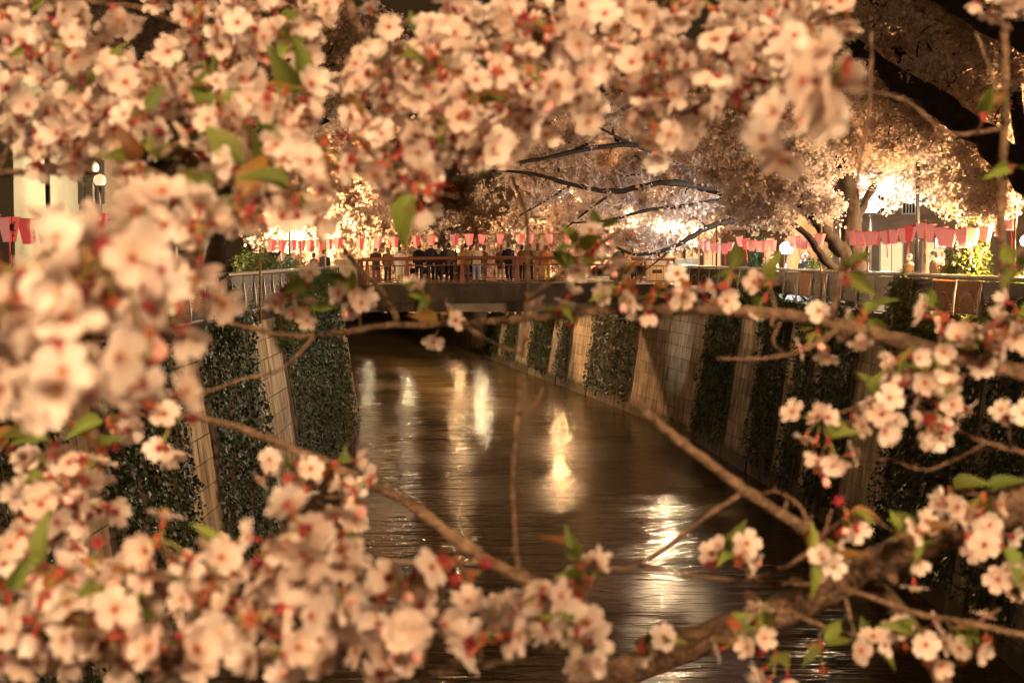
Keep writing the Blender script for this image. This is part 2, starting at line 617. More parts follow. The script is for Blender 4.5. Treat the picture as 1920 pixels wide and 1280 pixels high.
# ------------------------------------------------------------------ ivy curtains
def ivy(side, y0, y1, label, dens=150, zlow=(-5.9, -5.2), ztop=0.25, seed=0, size=0.062, thick=0.42, name='ivy_curtain', matname='ivy_leaf'):
    rng = np.random.default_rng(seed + 100)
    L = (y1 - y0)
    N = int(L * 6.0 * dens)
    ys = rng.uniform(y0 - .15, y1 + .15, N)
    # strands: hanging ropes of leaves of different length
    ph = rng.uniform(0, 6, 4)
    low = zlow[0] + (zlow[1] - zlow[0]) * (0.5 + 0.5 * np.sin(ys * 5.1 + ph[0]) * np.sin(ys * 2.3 + ph[1]))
    zs = ztop - (ztop - low) * rng.uniform(0, 1, N)
    bul = 0.55 + 0.45 * np.sin(ys * 4.3 + ph[2] + 0.6 * np.sin(zs * 1.7)) * np.sin(zs * 1.9 + ys * 1.1 + ph[3])
    out = thick * (0.25 + 0.75 * bul) * (0.35 + 0.65 * np.sqrt(rng.uniform(0, 1, N)))
    ys = ys + 0.12 * np.sin(zs * 2.1 + ph[0])
    C = np.zeros((N, 3)); NR = np.zeros((N, 3))
    c = CUR[side]
    ex = np.interp(ys, c[:, 1], c[:, 0])
    dx = np.interp(ys + .5, c[:, 1], c[:, 0]) - np.interp(ys - .5, c[:, 1], c[:, 0])
    ln = np.sqrt(dx * dx + 1)
    nx, ny = side / ln, -dx * side / ln
    k = BATTER * np.maximum(0, -zs) + out
    C[:, 0], C[:, 1], C[:, 2] = ex - nx * k, ys - ny * k, zs
    NR[:, 0], NR[:, 1], NR[:, 2] = -nx, -ny, 0.55
    V = scatter_gons(rng, C, size, 4, NR, 0.55, 0.8, 0.22)
    base = Vector((edge(side, (y0 + y1) / 2)[0], (y0 + y1) / 2, 0))
    root = thing(name, base, label, 'ivy')
    me = poly_mesh('foliage', V - np.array(base), 4, matname)
    o = bpy.data.objects.new('foliage', me); link(o, root); WORLD[o.name] = base
    o['kind'] = 'stuff'
    mb = MB()
    for _ in range(max(4, int(L * 3))):
        y = rng.uniform(y0, y1)
        pts = [wallp(side, y + 0.15 * math.sin(z * 1.3 + y * 7), z, 0.05) for z in np.linspace(0, zlow[0] + rng.uniform(0, 1.5), 6)]
        mb.tube(pts, [0.02, .017, .014, .011, .009, .006], 4)
    s_ = mb.build('stem', 'ivy_stem', root)
    s_['kind'] = 'stuff'
    return root


gaps_r = [(26.6, 29.2, 'dark ivy curtain hanging on the right wall beside the narrow near strip of concrete'),
          (30.0, 35.7, 'dark ivy curtain on the right wall under the bushy climbing plants'),
          (39.6, 42.9, 'dark ivy curtain on the right wall below the perforated fence panels'),
          (43.8, 45.9, 'narrow ivy curtain on the right wall between two slim concrete strips'),
          (47.0, 50.3, 'slim ivy curtain on the right wall beside a tall brown concrete panel'),
          (53.8, 58.6, 'broad black-green ivy curtain right of the brightly lit concrete panel'),
          (70.0, 78.2, 'thick green ivy curtain left of the brightly lit concrete panel'),
          (82.9, 85.4, 'ivy curtain on the right wall just under the bridge'),
          (87.6, 92.8, 'ivy curtain on the right wall beyond the bridge'),
          (97.2, 100.8, 'far ivy curtain on the bending right wall'),
          (103, 108, 'farthest ivy curtain on the bending right wall')]
for i, (a, b, lb) in enumerate(gaps_r):
    ivy(1, a, b, lb, seed=i, dens=190 if a < 60 else 120, size=0.06 if a < 60 else 0.075)
gaps_l = [(24.0, 29.4, 'dark glossy ivy curtain on the left wall behind the lowest blossoms'),
          (32.1, 38.2, 'dark glossy ivy curtain on the left wall between two brown concrete panels'),
          (43.4, 60, 'broad ivy curtain on the left wall reaching to the bridge')]
for i, (a, b, lb) in enumerate(gaps_l):
    ivy(-1, a, b, lb, seed=30 + i, dens=190 if a < 39 else 110, size=0.06)
ivy(1, 16, 24.4, 'deep green ivy curtain on the right wall below the lowest cherry branch', seed=50, dens=150, size=0.055)
ivy(-1, 12, 22.0, 'nearest ivy curtain on the left wall, mostly behind blossoms', seed=51, dens=90, size=0.055)

# ------------------------------------------------------------------ bridge
YB, BW = 65.7, 6.0


def camber(x): return 0.10 * (1 - ((x - 0.8) / 8.5) ** 2)


root = thing('footbridge', (0, YB + BW / 2, 0.3), 'low concrete footbridge with dark red railing crossing the canal', 'bridge')
mb = MB()
xs = np.linspace(-7.6, 8.2, 17)
for a, b in zip(xs[:-1], xs[1:]):
    za, zb = 0.23 + camber(a), 0.23 + camber(b)
    mb.hexa([(a, YB, za - .86), (b, YB, zb - .86), (b, YB + BW, zb - .86), (a, YB + BW, za - .86)],
            [(a, YB, za), (b, YB, zb), (b, YB + BW, zb), (a, YB + BW, za)])
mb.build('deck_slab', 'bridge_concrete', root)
for y0 in (YB + 0.22, YB + BW - 0.6):
    mb = MB()
    mb.box(-7.4, 8.0, y0, y0 + .38, -1.0, -.50)
    mb.build('girder', 'tan_cladding', root)
for x0, x1 in ((-6.1, -4.6), (-4.4, -3.0), (-.2, .7)):
    mb = MB(); mb.box(x0, x1, YB + .08, YB + .215, -.96, -.46); mb.build('bearing_block', 'bridge_concrete', root)


def rail_side(y, nm_posts):
    zt = lambda x: 1.40 + camber(x)
    pts = [(x, y, zt(x)) for x in np.linspace(-7.1, 7.6, 22)]
    mb = MB(); mb.tube(pts, 0.085, 8); mb.build('handrail', 'rail_red', root, smooth=True)
    for dz, r in ((-.32, .028), (-1.02, .03)):
        mb = MB(); mb.tube([(p[0], p[1], p[2] + dz) for p in pts], r, 6); mb.build('rail', 'rail_red', root)
    for x in nm_posts:
        z0 = 0.23 + camber(x)
        mb = MB()
        mb.hexa([(x - .13, y - .08, z0), (x + .13, y - .08, z0), (x + .13, y + .08, z0), (x - .13, y + .08, z0)],
                [(x - .06, y - .05, zt(x) - .05), (x + .06, y - .05, zt(x) - .05), (x + .06, y + .05, zt(x) - .05), (x - .06, y + .05, zt(x) - .05)])
        mb.build('post', 'rail_red', root)
    m0 = None
    for x in np.arange(-6.95, 7.5, 0.31):
        if m0 is None:
            mb = MB(); mb.tube([(0, 0, -.35), (0, 0, .35)], 0.012, 5)
            m0 = mb.mesh('baluster', 'rail_red')
        place(m0, 'baluster', root, Matrix.Translation((x, y, zt(x) - .67)))


rail_side(YB + 0.16, [-6.95, -6.7, -4.85, -2.3, 0.25, 2.8, 5.3, 7.2])
rail_side(YB + BW - 0.16, [-6.7, -4.2, -1.7, 0.8, 3.3, 5.8])


def pillar(x0, x1, y0, z1, m, label, slot):
    r_ = thing('bridge_pillar', ((x0 + x1) / 2, y0 + .4, 0), label, 'pillar')
    mb = MB(); mb.box(x0, x1, y0, y0 + .9, -.05, z1 - .22); mb.build('shaft', m, r_)
    mb = MB(); mb.box(x0 - .025, x1 + .025, y0 - .025, y0 + .925, z1 - .22, z1); mb.build('cap', m, r_)
    if slot:
        c = (x0 + x1) / 2
        mb = MB(); mb.box(c - .25, c + .25, y0 - .012, y0 + .02, .72, .90); mb.build('name_plate', 'dark_metal', r_)


pillar(-8.15, -7.12, YB - .15, 1.43, 'brown_stone', 'squat weathered concrete end pillar at the left end of the bridge railing', False)
pillar(7.52, 8.56, YB - .15, 1.46, 'pale_stone', 'pale stone end pillar with dark plate where railing meets right fence', True)
pillar(6.75, 7.72, YB + BW - .75, 1.46, 'pale_stone', 'pale stone pillar with dark plate on the far side of the bridge', True)


# ------------------------------------------------------------------ fences along the banks
def fence(side, y0, y1, name, label, orange=()):
    root = thing(name, (edge(side, (y0 + y1) / 2)[0], (y0 + y1) / 2, 0.06), label, 'fence')
    P = lambda y, z, o=0.0: Vector((edge(side, y)[0] - edge(side, y)[2] * o, y - edge(side, y)[3] * o, z))
    ys = np.arange(y0, y1 + .01, 1.6)
    mb = MB(); mb.tube([P(y, 1.13) for y in ys], 0.055, 8); mb.build('handrail', 'handrail', root, smooth=True)
    mb = MB(); mb.tube([P(y, .12, .10) for y in ys], 0.03, 6); mb.build('bottom_rail', 'handrail', root, smooth=True)
    mb = MB(); mb.tube([P(y, .34, .04) for y in ys], 0.02, 5); mb.build('lower_rail', 'fence_brown', root, smooth=True)
    for i, y in enumerate(ys):
        mb = MB()
        mb.tube([P(y, 1.1, 0.0), P(y, .85, .05), P(y, .5, .09), P(y, .25, .10), P(y, .04, .06)], [.022, .024, .028, .03, .03], 6)
        mb.build('post', 'steel', root, smooth=True)
    for i, (a, b) in enumerate(zip(ys[:-1], ys[1:])):
        mt = 'fence_orange' if i in orange else 'fence_brown'
        mb = MB()
        n = 24
        for k in range(n):
            yy = a + .05 + (b - a - .1) * (k + .5) / n
            w = (b - a) / n * 0.34
            q = P(yy, 0, 0.02)
            t = (P(yy + .1, 0, .02) - P(yy - .1, 0, .02)).normalized()
            nr = Vector((-t.y, t.x, 0))
            mb.obox((q.x, q.y, .68), t * w, nr * .008, Vector((0, 0, .38)))
        # backing sheet between the slats
        e0, e1 = P(a + .04, 0, -.02), P(b - .04, 0, -.02)
        mb.quad([(e0.x, e0.y, .3), (e1.x, e1.y, .3), (e1.x, e1.y, 1.06), (e0.x, e0.y, 1.06)])
        o = mb.build('slat_panel', mt, root); o['kind'] = 'stuff'
        mb = MB()
        c = (a + b) / 2
        for k in range(15):
            w = math.pi * k / 14
            yy, z = c + .5 * math.cos(w), .42 + .36 * math.sin(w)
            q = P(yy, z, .055)
            mb.ball(q, .017, nu=5, nv=3)
        o = mb.build('reflector_arch', 'reflector', root); o['kind'] = 'stuff'
    return root


fence(1, 18, 64.4, 'canal_fence', 'brown slatted canal fence with pale handrail and beaded arches along right bank', orange=(8, 9, 17))
fence(-1, 14, 64, 'canal_fence', 'brown slatted canal fence with pale handrail and beaded arches along left bank', orange=(11,))


# climbing plants over the fences: lit bushy foliage
def bush(name, blobs, label, N, size, matname, seed, cat='plant'):
    rng = np.random.default_rng(seed)
    C, NR = [], []
    tot = sum(b[3] * b[4] * b[5] for b in blobs)
    for (x, y, z, rx, ry, rz) in blobs:
        n = int(N * rx * ry * rz / tot)
        d = unit(rng.normal(size=(n, 3)))
        r = rng.uniform(0.45, 1, size=(n, 1)) ** 0.5
        lump = 1 + 0.22 * np.sin(d[:, :1] * 7 + seed) * np.sin(d[:, 2:] * 6 + 1.3 * seed)
        C.append(np.array([x, y, z]) + d * r * lump * np.array([rx, ry, rz]))
        NR.append(d + np.array([0, 0, .6]))
    C, NR = np.vstack(C), np.vstack(NR)
    V = scatter_gons(rng, C, size, 4, NR, .6, .7, .2)
    base = Vector((blobs[0][0], blobs[0][1], max(0, blobs[0][2] - blobs[0][5])))
    root = thing(name, base, label, cat)
    o = bpy.data.objects.new('foliage', poly_mesh('foliage', V - np.array(base), 4, matname)); link(o, root); WORLD[o.name] = base
    mb = MB()
    for (x, y, z, rx, ry, rz) in blobs:
        for _ in range(3):
            a = base + Vector((rng.uniform(-.1, .1), rng.uniform(-.1, .1), 0))
            e = Vector((x + rng.uniform(-.5, .5) * rx, y + rng.uniform(-.5, .5) * ry, z + rng.uniform(0, .6) * rz))
            mb.tube([a, (a + e) / 2 + Vector((0, 0, .05)), e], [.02, .014, .008], 5)
    s_ = mb.build('stem', 'ivy_stem', root); s_['kind'] = 'stuff'
    return root


def on_fence(side, y, dz=0.0, o=0.0):
    x, y_, nx, ny = edge(side, y)
    return x - nx * o, y_ - ny * o, dz


bush('climbing_plant', [(*on_fence(1, 51.5, .35, .25), .5, 1.6, .75), (*on_fence(1, 49.8, .0, .3), .45, 1.4, .9), (*on_fence(1, 48.4, -.6, .5), .4, 1.2, .9), (*on_fence(1, 53, .6, .1), .4, 1.0, .5)],
     'sunny yellow-green climbing plant spilling over right fence near the bridge pillar', 9000, .05, 'hedge_leaf', 3)
bush('climbing_plant', [(*on_fence(1, 36.0, .5, .15), .35, .9, .75), (*on_fence(1, 35, -.1, .4), .5, 1.2, .7), (*on_fence(1, 33.4, -.3, .4), .5, 1.3, .6), (*on_fence(1, 31.8, -.2, .45), .5, 1.3, .55), (*on_fence(1, 30.2, -.3, .45), .5, 1.2, .5)],
     'dark leafy climbing plant tumbling over right fence beside the orange panels', 9500, .05, 'hedge_leaf', 5)
bush('climbing_plant', [(*on_fence(1, 29, .25, .2), .4, 1.1, .5), (*on_fence(1, 27.6, .15, .3), .4, 1.1, .6)],
     'grassy climbing plant on right fence at the picture edge of the bank', 3500, .045, 'hedge_leaf', 6)
bush('climbing_plant', [(*on_fence(-1, 48, .25, .3), .5, 3.2, .8), (*on_fence(-1, 54, .4, .2), .5, 3.0, .7), (*on_fence(-1, 44, -.5, .5), .4, 2.5, .8)],
     'green climbing plant covering left fence beside the bridge pillar', 11000, .055, 'hedge_leaf', 7)
bush('climbing_plant', [(*on_fence(-1, 35.2, .5, .1), .25, .5, .7), (*on_fence(-1, 34.6, -.2, .3), .35, .8, .5)],
     'small dark vine gripping left fence beside the beaded arches', 2200, .045, 'ivy_leaf', 8)
bush('street_shrub', [(11.6, 36.5, .9, .7, .8, .95), (11.9, 34, .6, .6, .8, .6)], 'bright green shrub growing behind right fence under the lanterns', 5000, .055, 'hedge_leaf', 9, 'shrub')
bush('street_shrub', [(10.9, 50.0, .8, .7, .8, .9)], 'pale lit shrub growing behind right fence beside the thick cherry trunk', 2800, .055, 'hedge_leaf', 10, 'shrub')
bush('street_shrub', [(-9.0, 50.0, 1.0, .8, 1.6, .9), (-8.6, 56, .9, .7, 2, .7)], 'lit shrub with tangled stems behind left fence near the bridge', 4200, .055, 'hedge_leaf', 11, 'shrub')
#PART2

# ------------------------------------------------------------------ cherry trees along the banks
def cherry_tree(name, limbs, blobs, label, seed, per=11, fl=6, size=0.055, natt=1.0, clump=0.30, group=None):
    """limbs: polylines [(x,y,z,r), ...]; the first is the trunk. blobs: (x,y,z,rx,ry,rz,n) volumes the twigs grow into."""
    rng = np.random.default_rng(seed)
    base = Vector(limbs[0][0][:3])
    root = thing(name, base, label, 'cherry tree', group)
    nodes, par, rad0 = [], [], []
    limb_meshes = []
    for li, L in enumerate(limbs):
        pts = spline(L, 6)
        rr = [max(.012, p[3] * (1 + 0.10 * math.sin(k * 1.7 + li) + rng.uniform(-.06, .06))) for k, p in enumerate(pts)]
        P3 = [p[:3] + rng.normal(size=3) * p[3] * 0.12 for p in pts]
        mb = MB(); mb.tube([Vector(p) for p in P3], rr, 10 if li == 0 else 8)
        mb.build('trunk' if li == 0 else 'limb', 'dark_bark', root, smooth=True)
        nodes += [np.array(p) for p in P3[(2 if li else len(P3) // 2):]]
        par += [-1] * (len(nodes) - len(par))
    att = []
    for (x, y, z, rx, ry, rz, n) in blobs:
        n = int(n * natt * 1.1)
        d = unit(rng.normal(size=(n, 3))) * rng.uniform(0.12, 1, size=(n, 1)) ** (1 / 2.4)
        att.append(np.array([x, y, z]) + d * np.array([rx, ry, rz]))
    att = np.vstack(att)
    A = np.array(nodes)
    dmin = np.min(np.linalg.norm(att[:, None] - A[None], axis=2), axis=1)
    order = np.argsort(dmin)
    NP = np.zeros((len(A) + 2 * len(att), 3)); NP[:len(A)] = A
    cnt = len(A)
    parent = [-1] * cnt
    depthc = [0.0] * cnt
    for i in order:
        p = att[i]
        d = np.linalg.norm(NP[:cnt] - p, axis=1) + 0.25 * np.array(depthc)
        j = int(np.argmin(d))
        q = NP[j]
        m = (p + q) / 2 + rng.normal(size=3) * 0.10 * np.linalg.norm(p - q) + np.array([0, 0, .05 * np.linalg.norm(p - q)])
        NP[cnt], NP[cnt + 1] = m, p
        parent += [j, cnt]
        l_ = np.linalg.norm(p - q)
        depthc += [depthc[j] + l_ / 2, depthc[j] + l_]
        cnt += 2
    w = np.zeros(cnt)
    for i in range(cnt - 1, len(A) - 1, -1):
        w[i] += 1
        if parent[i] >= 0: w[parent[i]] += w[i]
    mb = MB()
    for i in range(len(A), cnt):
        j = parent[i]
        r1 = 0.0075 * w[i] ** 0.42
        r0 = min(0.0075 * max(w[j], w[i]) ** 0.42, r1 * 1.5) if j >= len(A) else r1 * 1.2
        mb.tube([NP[j], NP[i]], [r0, r1], 4, cap=False)
    o = mb.build('twigs', 'dark_bark', root); o['kind'] = 'stuff'
    # blossom clumps
    K = NP[len(A):cnt]
    KP = NP[[parent[i] for i in range(len(A), cnt)]]
    tt = rng.uniform(0, 1, size=(len(K) * per, 1))
    Cc = np.repeat(K, per, axis=0) * tt + np.repeat(KP, per, axis=0) * (1 - tt) + rng.normal(size=(len(K) * per, 3)) * clump * .62 * np.array([1, 1, .8])
    fl = int(fl * 1.6)
    Cf = np.repeat(Cc, fl, axis=0) + rng.normal(size=(len(Cc) * fl, 3)) * (0.05 + .25 * size)
    V = scatter_gons(rng, Cf, size, 5, None, 1, 1, .3)
    o = bpy.data.objects.new('crown', poly_mesh('crown', V - np.array(base), 5, 'far_blossom'))
    link(o, root); WORLD[o.name] = base; o['kind'] = 'stuff'
    return root


bush('trunk_ivy', [(11.1, 34.2, .7, .48, .45, .8), (11.05, 34.2, 1.9, .42, .42, .8), (11.35, 34.1, 2.9, .35, .4, .5)], 'bright green ivy wrapped round the cherry trunk beside the starry lamp', 4200, .05, 'hedge_leaf', 71, 'ivy')
bush('trunk_ivy', [(10.5, 61.2, .8, .5, .48, .9), (10.5, 61.2, 2.0, .42, .42, .7)], 'dark ivy ringing the cherry trunk behind the pink lanterns', 2600, .055, 'ivy_leaf', 72, 'ivy')
# right bank, nearest: trunk stands outside the frame, heavy limbs reach over the water
cherry_tree('cherry_tree', [[(12.0, 23.5, 0, .42), (11.6, 23.5, 1.4, .36), (11.0, 23.6, 2.2, .34), (10.0, 24.2, 2.7, .30)],
                            [tuple(px(1990, 400, 26)) + (.30,), tuple(px(1900, 300, 26)) + (.28,), tuple(px(1800, 225, 26.5)) + (.25,), tuple(px(1700, 160, 27)) + (.21,), tuple(px(1600, 85, 27.5)) + (.17,), tuple(px(1540, 10, 28)) + (.13,)],
                            [tuple(px(1980, 90, 24)) + (.24,), tuple(px(1880, 55, 24.5)) + (.21,), tuple(px(1780, 5, 25)) + (.17,), tuple(px(1700, -60, 25.5)) + (.12,)],
                            [tuple(px(1810, 225, 26.5)) + (.13,), tuple(px(1740, 150, 29)) + (.10,), tuple(px(1650, 60, 31)) + (.07,)],
                            [tuple(px(1925, 300, 26)) + (.16,), tuple(px(1900, 170, 29)) + (.13,), tuple(px(1880, 40, 31)) + (.09,)]],
            [(*px(1700, 90, 29), 2.6, 2.5, 1.4, 150), (*px(1820, 150, 31), 1.6, 2.5, 1.7, 90), (*px(1640, 230, 31), 1.6, 2.0, .9, 70), (*px(1850, 330, 30), .9, 1.8, .9, 40)],
            'cherry tree whose heavy black limb slants over the right fence', 11, per=9, fl=6, size=.042, clump=.26)
cherry_tree('cherry_tree', [[(11.2, 34.5, 0, .36), (11.15, 34.5, 1.5, .30), (11.0, 34.6, 3, .27), (10.8, 34.8, 4.6, .22), (10.5, 35, 6.2, .16)],
                            [(11.0, 34.6, 3.2, .20), (10.0, 33.5, 4.4, .15), (8.6, 33, 5.2, .11), (7.2, 32.8, 5.8, .07)],
                            [(10.9, 34.8, 4.2, .17), (11.6, 36, 5.4, .13), (11.4, 37, 6.8, .09)]],
            [(9.2, 35.5, 5.6, 2.8, 2.5, 1.7, 170), (11.2, 36, 5.2, 1.8, 2.2, 2.2, 110), (11.4, 35, 3.2, 1.2, 1.2, .8, 40), (7.2, 34.5, 6.4, 2.0, 2.0, 1.0, 60)],
            'ivy-clad cherry tree behind right fence beside the starry street lamp', 12, per=10, fl=6, size=.045, clump=.30)
cherry_tree('cherry_tree', [[(10.9, 44.5, 0, .50), (10.75, 44.5, .9, .40), (10.65, 44.5, 2.0, .36), (10.55, 44.6, 3.2, .30), (10.35, 44.8, 4.5, .24), (10.3, 45, 6.0, .17)],
                            [(10.7, 44.5, 1.3, .26), (9.9, 44.1, 2.1, .22), (9.2, 43.8, 2.8, .18), (8.4, 43.6, 3.6, .13), (7.2, 43.4, 4.3, .08)],
                            [(10.6, 44.4, 1.0, .16), (9.6, 43.6, 1.45, .13), (9.0, 43.3, 2.2, .10), (8.3, 43.2, 2.7, .07)],
                            [(10.5, 44.6, 3.4, .18), (9.6, 45, 4.6, .14), (8.2, 45.4, 5.6, .10), (6.6, 45.6, 6.2, .06)],
                            [(10.65, 44.7, 2.6, .16), (11.6, 46, 3.8, .13), (12.4, 47, 5.4, .09)]],
            [(7.8, 44.5, 5.4, 3.4, 2.6, 1.8, 230), (10.8, 46.5, 6.2, 2.6, 2.4, 2.2, 150), (8.0, 43.5, 3.3, 2.0, 1.6, .8, 70), (12.6, 47, 4.6, 1.6, 2, 1.6, 60), (5.6, 45, 6.6, 2.2, 2.2, 1.3, 80)],
            'thick forked cherry trunk with white floodlights shining behind it', 13, per=10, fl=6, size=.05, clump=.32)
cherry_tree('cherry_tree', [[(10.5, 61.5, 0, .42), (10.5, 61.5, 1.2, .34), (10.45, 61.5, 2.6, .30), (10.3, 61.4, 3.6, .26), (10.0, 61.2, 5.0, .2)],
                            [(10.4, 61.4, 3.3, .17), (9.6, 60.8, 3.15, .14), (8.2, 60, 2.75, .12), (6.6, 59.5, 1.9, .09), (5.2, 59.2, 1.65, .07), (4.2, 59.1, 2.0, .045)],
                            [(10.3, 61.4, 3.6, .18), (8.6, 60.5, 4.3, .15), (6.4, 58.6, 4.6, .13), (4.2, 57.8, 4.2, .11), (2.4, 57.4, 4.45, .09), (.6, 57.2, 4.9, .065), (-1.6, 57.2, 5.0, .04)],
                            [(10.2, 61.4, 4.0, .18), (8.4, 62, 5.4, .14), (6.0, 60.4, 6.2, .13), (3.4, 58.6, 6.0, .10), (1.2, 57.8, 5.5, .08), (-1.2, 57.6, 5.3, .06), (-3.4, 57.6, 5.6, .04)],
                            [(10.2, 61.4, 3.8, .14), (9.2, 61.0, 4.9, .12), (8.4, 60.6, 6.2, .08)],
                            [(9.4, 60.6, 4.1, .10), (7.6, 58.2, 3.7, .085), (5.6, 57.2, 3.45, .07), (3.8, 56.8, 3.0, .05), (2.4, 56.6, 2.9, .03)],
                            [(8.6, 60.5, 4.4, .10), (6.8, 58.0, 5.3, .08), (4.8, 57.0, 6.0, .06), (3.0, 56.6, 6.9, .035)],
                            [(4.2, 57.8, 4.2, .06), (3.3, 57.2, 3.6, .05), (2.2, 57.0, 2.75, .03)],
                            [(6.6, 59.5, 1.9, .06), (6.2, 59.2, 1.5, .045), (5.5, 59.0, 1.0, .03)],
                            [(2.4, 57.4, 4.45, .05), (1.2, 57.0, 3.7, .04), (.3, 56.8, 3.2, .025)]],
            [(1.6, 57.3, 3.6, 2.2, .5, .7, 14), (5.5, 57.8, 3.6, 2.6, .6, .6, 16), (6.4, 62.2, 4.4, 4.2, 2.4, 1.5, 180), (3.2, 62.2, 5.6, 3.0, 2.4, 1.6, 110), (8.6, 61.5, 6.2, 3.2, 2.4, 1.9, 150), (1.2, 62.4, 5.6, 2.0, 2, 1.2, 50), (5.6, 59.8, 2.4, 1.6, 1.0, .5, 22), (4.8, 62, 7.4, 3.6, 2.4, 1.3, 110)],
            'cherry tree with long bare-looking boughs reaching low in front of the bridge', 14, per=7, fl=6, size=.055, clump=.30)
cherry_tree('cherry_tree', [[(13.0, 54, 0, .4), (13, 54, 2, .33), (12.8, 54, 4, .26), (12.5, 54, 6.5, .18)],
                            [(12.8, 54, 3.6, .2), (11.2, 53.4, 5.2, .14), (9.6, 53, 6.2, .09)]],
            [(11.4, 54, 7.2, 3.2, 3, 2.2, 180), (13.8, 54, 6.0, 2.4, 2.4, 2.2, 100), (9.4, 53.6, 8.2, 2.6, 2.4, 1.6, 100)],
            'cherry tree set back from the right fence behind the lantern string', 15, per=9, fl=6, size=.06, clump=.34)
# left bank
for i, (x, y, lb) in enumerate(((-9.2, 35.5, 'dark cherry tree on the left bank, its trunk behind the blossoms'), (-9.8, 47, 'cherry tree on the left bank behind the cream house front'))):
    cherry_tree('cherry_tree', [[(x, y, 0, .42), (x + .05, y, 2, .34), (x + .2, y, 4, .28), (x + .3, y, 6.4, .2)],
                                [(x + .15, y, 3.4, .2), (x + 1.8, y - .4, 5.0, .15), (x + 3.8, y - .6, 6.0, .10), (x + 5.6, y - .8, 6.4, .06)],
                                [(x + .2, y, 4.2, .2), (x - 1.0, y + .6, 5.6, .14), (x - 1.9, y + 1, 7, .08)],
                                [(x + .2, y, 3.8, .18), (x + 1.0, y + 1.4, 5.6, .13), (x + 2.2, y + 2.8, 6.8, .08)]],
                [(x + 2.6, y, 7.0, 3.6, 2.6, 1.5, 170), (x - .6, y + .6, 7.2, 2.4, 2.4, 1.5, 110), (x + 5.0, y, 6.6, 2.0, 2, 1.0, 60)],
                lb, 20 + i, per=8, fl=6, size=.052, clump=.32)
# beyond the bridge: both banks, lit crowns hanging low over the bend
far = [(9.2, 78, 1, 'cherry tree just past the bridge on right bank, lit bright'), (6.6, 90, 1, 'second lit cherry tree past the bridge on right bank'),
       (4.6, 102, 1, 'third lit cherry tree past the bridge on right bank'), (1.6, 116, 1, 'lit cherry tree far along the bend of right bank'),
       (-4.0, 132, 1, 'pale cherry tree at the far bend of right bank'), (-12, 150, 1, 'farthest pale cherry tree on right bank'),
       (-12.5, 82, -1, 'cherry tree past the bridge on left bank'), (-15.5, 96, -1, 'second cherry tree past the bridge on left bank')]
for i, (x, y, sd, lb) in enumerate(far):
    s_ = -sd
    cherry_tree('cherry_tree', [[(x, y, 0, .4), (x, y, 1.6, .33), (x + s_ * .3, y, 3.2, .27), (x + s_ * .5, y, 5.5, .18)],
                                [(x + s_ * .2, y, 2.4, .2), (x + s_ * 2.2, y - .5, 3.4, .16), (x + s_ * 4.4, y - .8, 3.4, .11), (x + s_ * 6.6, y - 1, 2.5, .06)],
                                [(x + s_ * .4, y, 3.6, .18), (x + s_ * 2.0, y + 1, 5.2, .13), (x + s_ * 4.2, y + 1.4, 6.0, .08)],
                                [(x + s_ * .3, y, 3.4, .16), (x - s_ * 1.4, y + .4, 5.0, .1)]],
                [(x + s_ * 3.2, y, 3.7, 4.0, 2.8, 1.7, 150), (x + s_ * 1, y, 6.3, 4.4, 3, 2.2, 170), (x + s_ * 6.0, y - .8, (2.0 if i in (0, 1, 6) else 3.6), 2.4, 2, 1.6, 80)] + ([(x + s_ * 4.5, y + .5, (2.3 if i == 0 else 1.4), 4.0, 1.6, 1.4, 90)] if i in (0, 1, 6, 7) else []) + ([(x + s_ * 7.2, y - 1, -.6, 2.0, 1.5, 1.3, 50)] if i in (1, 6) else []) + [(x + s_ * 2, y, 8.6, 4.6, 3, 2.0, 90), (x - s_ * .5, y, 3.0, 2.0, 2.0, 1.3, 60)],
                lb, 40 + i, per=8, fl=5, size=.085, clump=.36)


# ------------------------------------------------------------------ lamps that show (or whose light shows) in the photograph
LAMP = 17.0


def lamp_light(name, loc, power, colr, radius, parent):
    ld = bpy.data.lights.new(name, 'POINT')
    ld.energy, ld.color, ld.shadow_soft_size = power * LAMP, colr, radius
    o = bpy.data.objects.new(name, ld)
    link(o, parent)
    o.location = Vector(loc) - wpos(parent)


def floodlight(loc, base_z, power, colr, label, r=.16, pole=True, name='floodlight', group=None):
    x, y, z = loc
    root = thing(name, (x, y, base_z), label, 'lamp', group)
    mn = 'lamp_glow_%02d' % len(MATS)
    mat(mn, (.9, .85, .75), .4, emit=colr, emit_s=min(60, power / 60))
    mb = MB(); mb.ball((x, y, z), r, nu=12, nv=8); mb.build('globe', mn, root, smooth=True)
    mb = MB(); mb.tube([(x, y + .02, z - r * 1.05), (x, y + .02, z - r * .8)], [r * .5, r * .62], 10); mb.build('collar', 'dark_metal', root, smooth=True)
    if pole:
        mb = MB(); mb.tube([(x, y + .02, base_z), (x, y + .02, base_z + .3), (x, y + .02, z - r * 1.05)], [.06, .045, .035], 8); mb.build('pole', 'dark_metal', root, smooth=True)
    lamp_light('lamp_light', (x, y, z), power, colr, r * 1.12, root)
    return root


def at(X, Y, d):
    return tuple(px(X, Y, d))


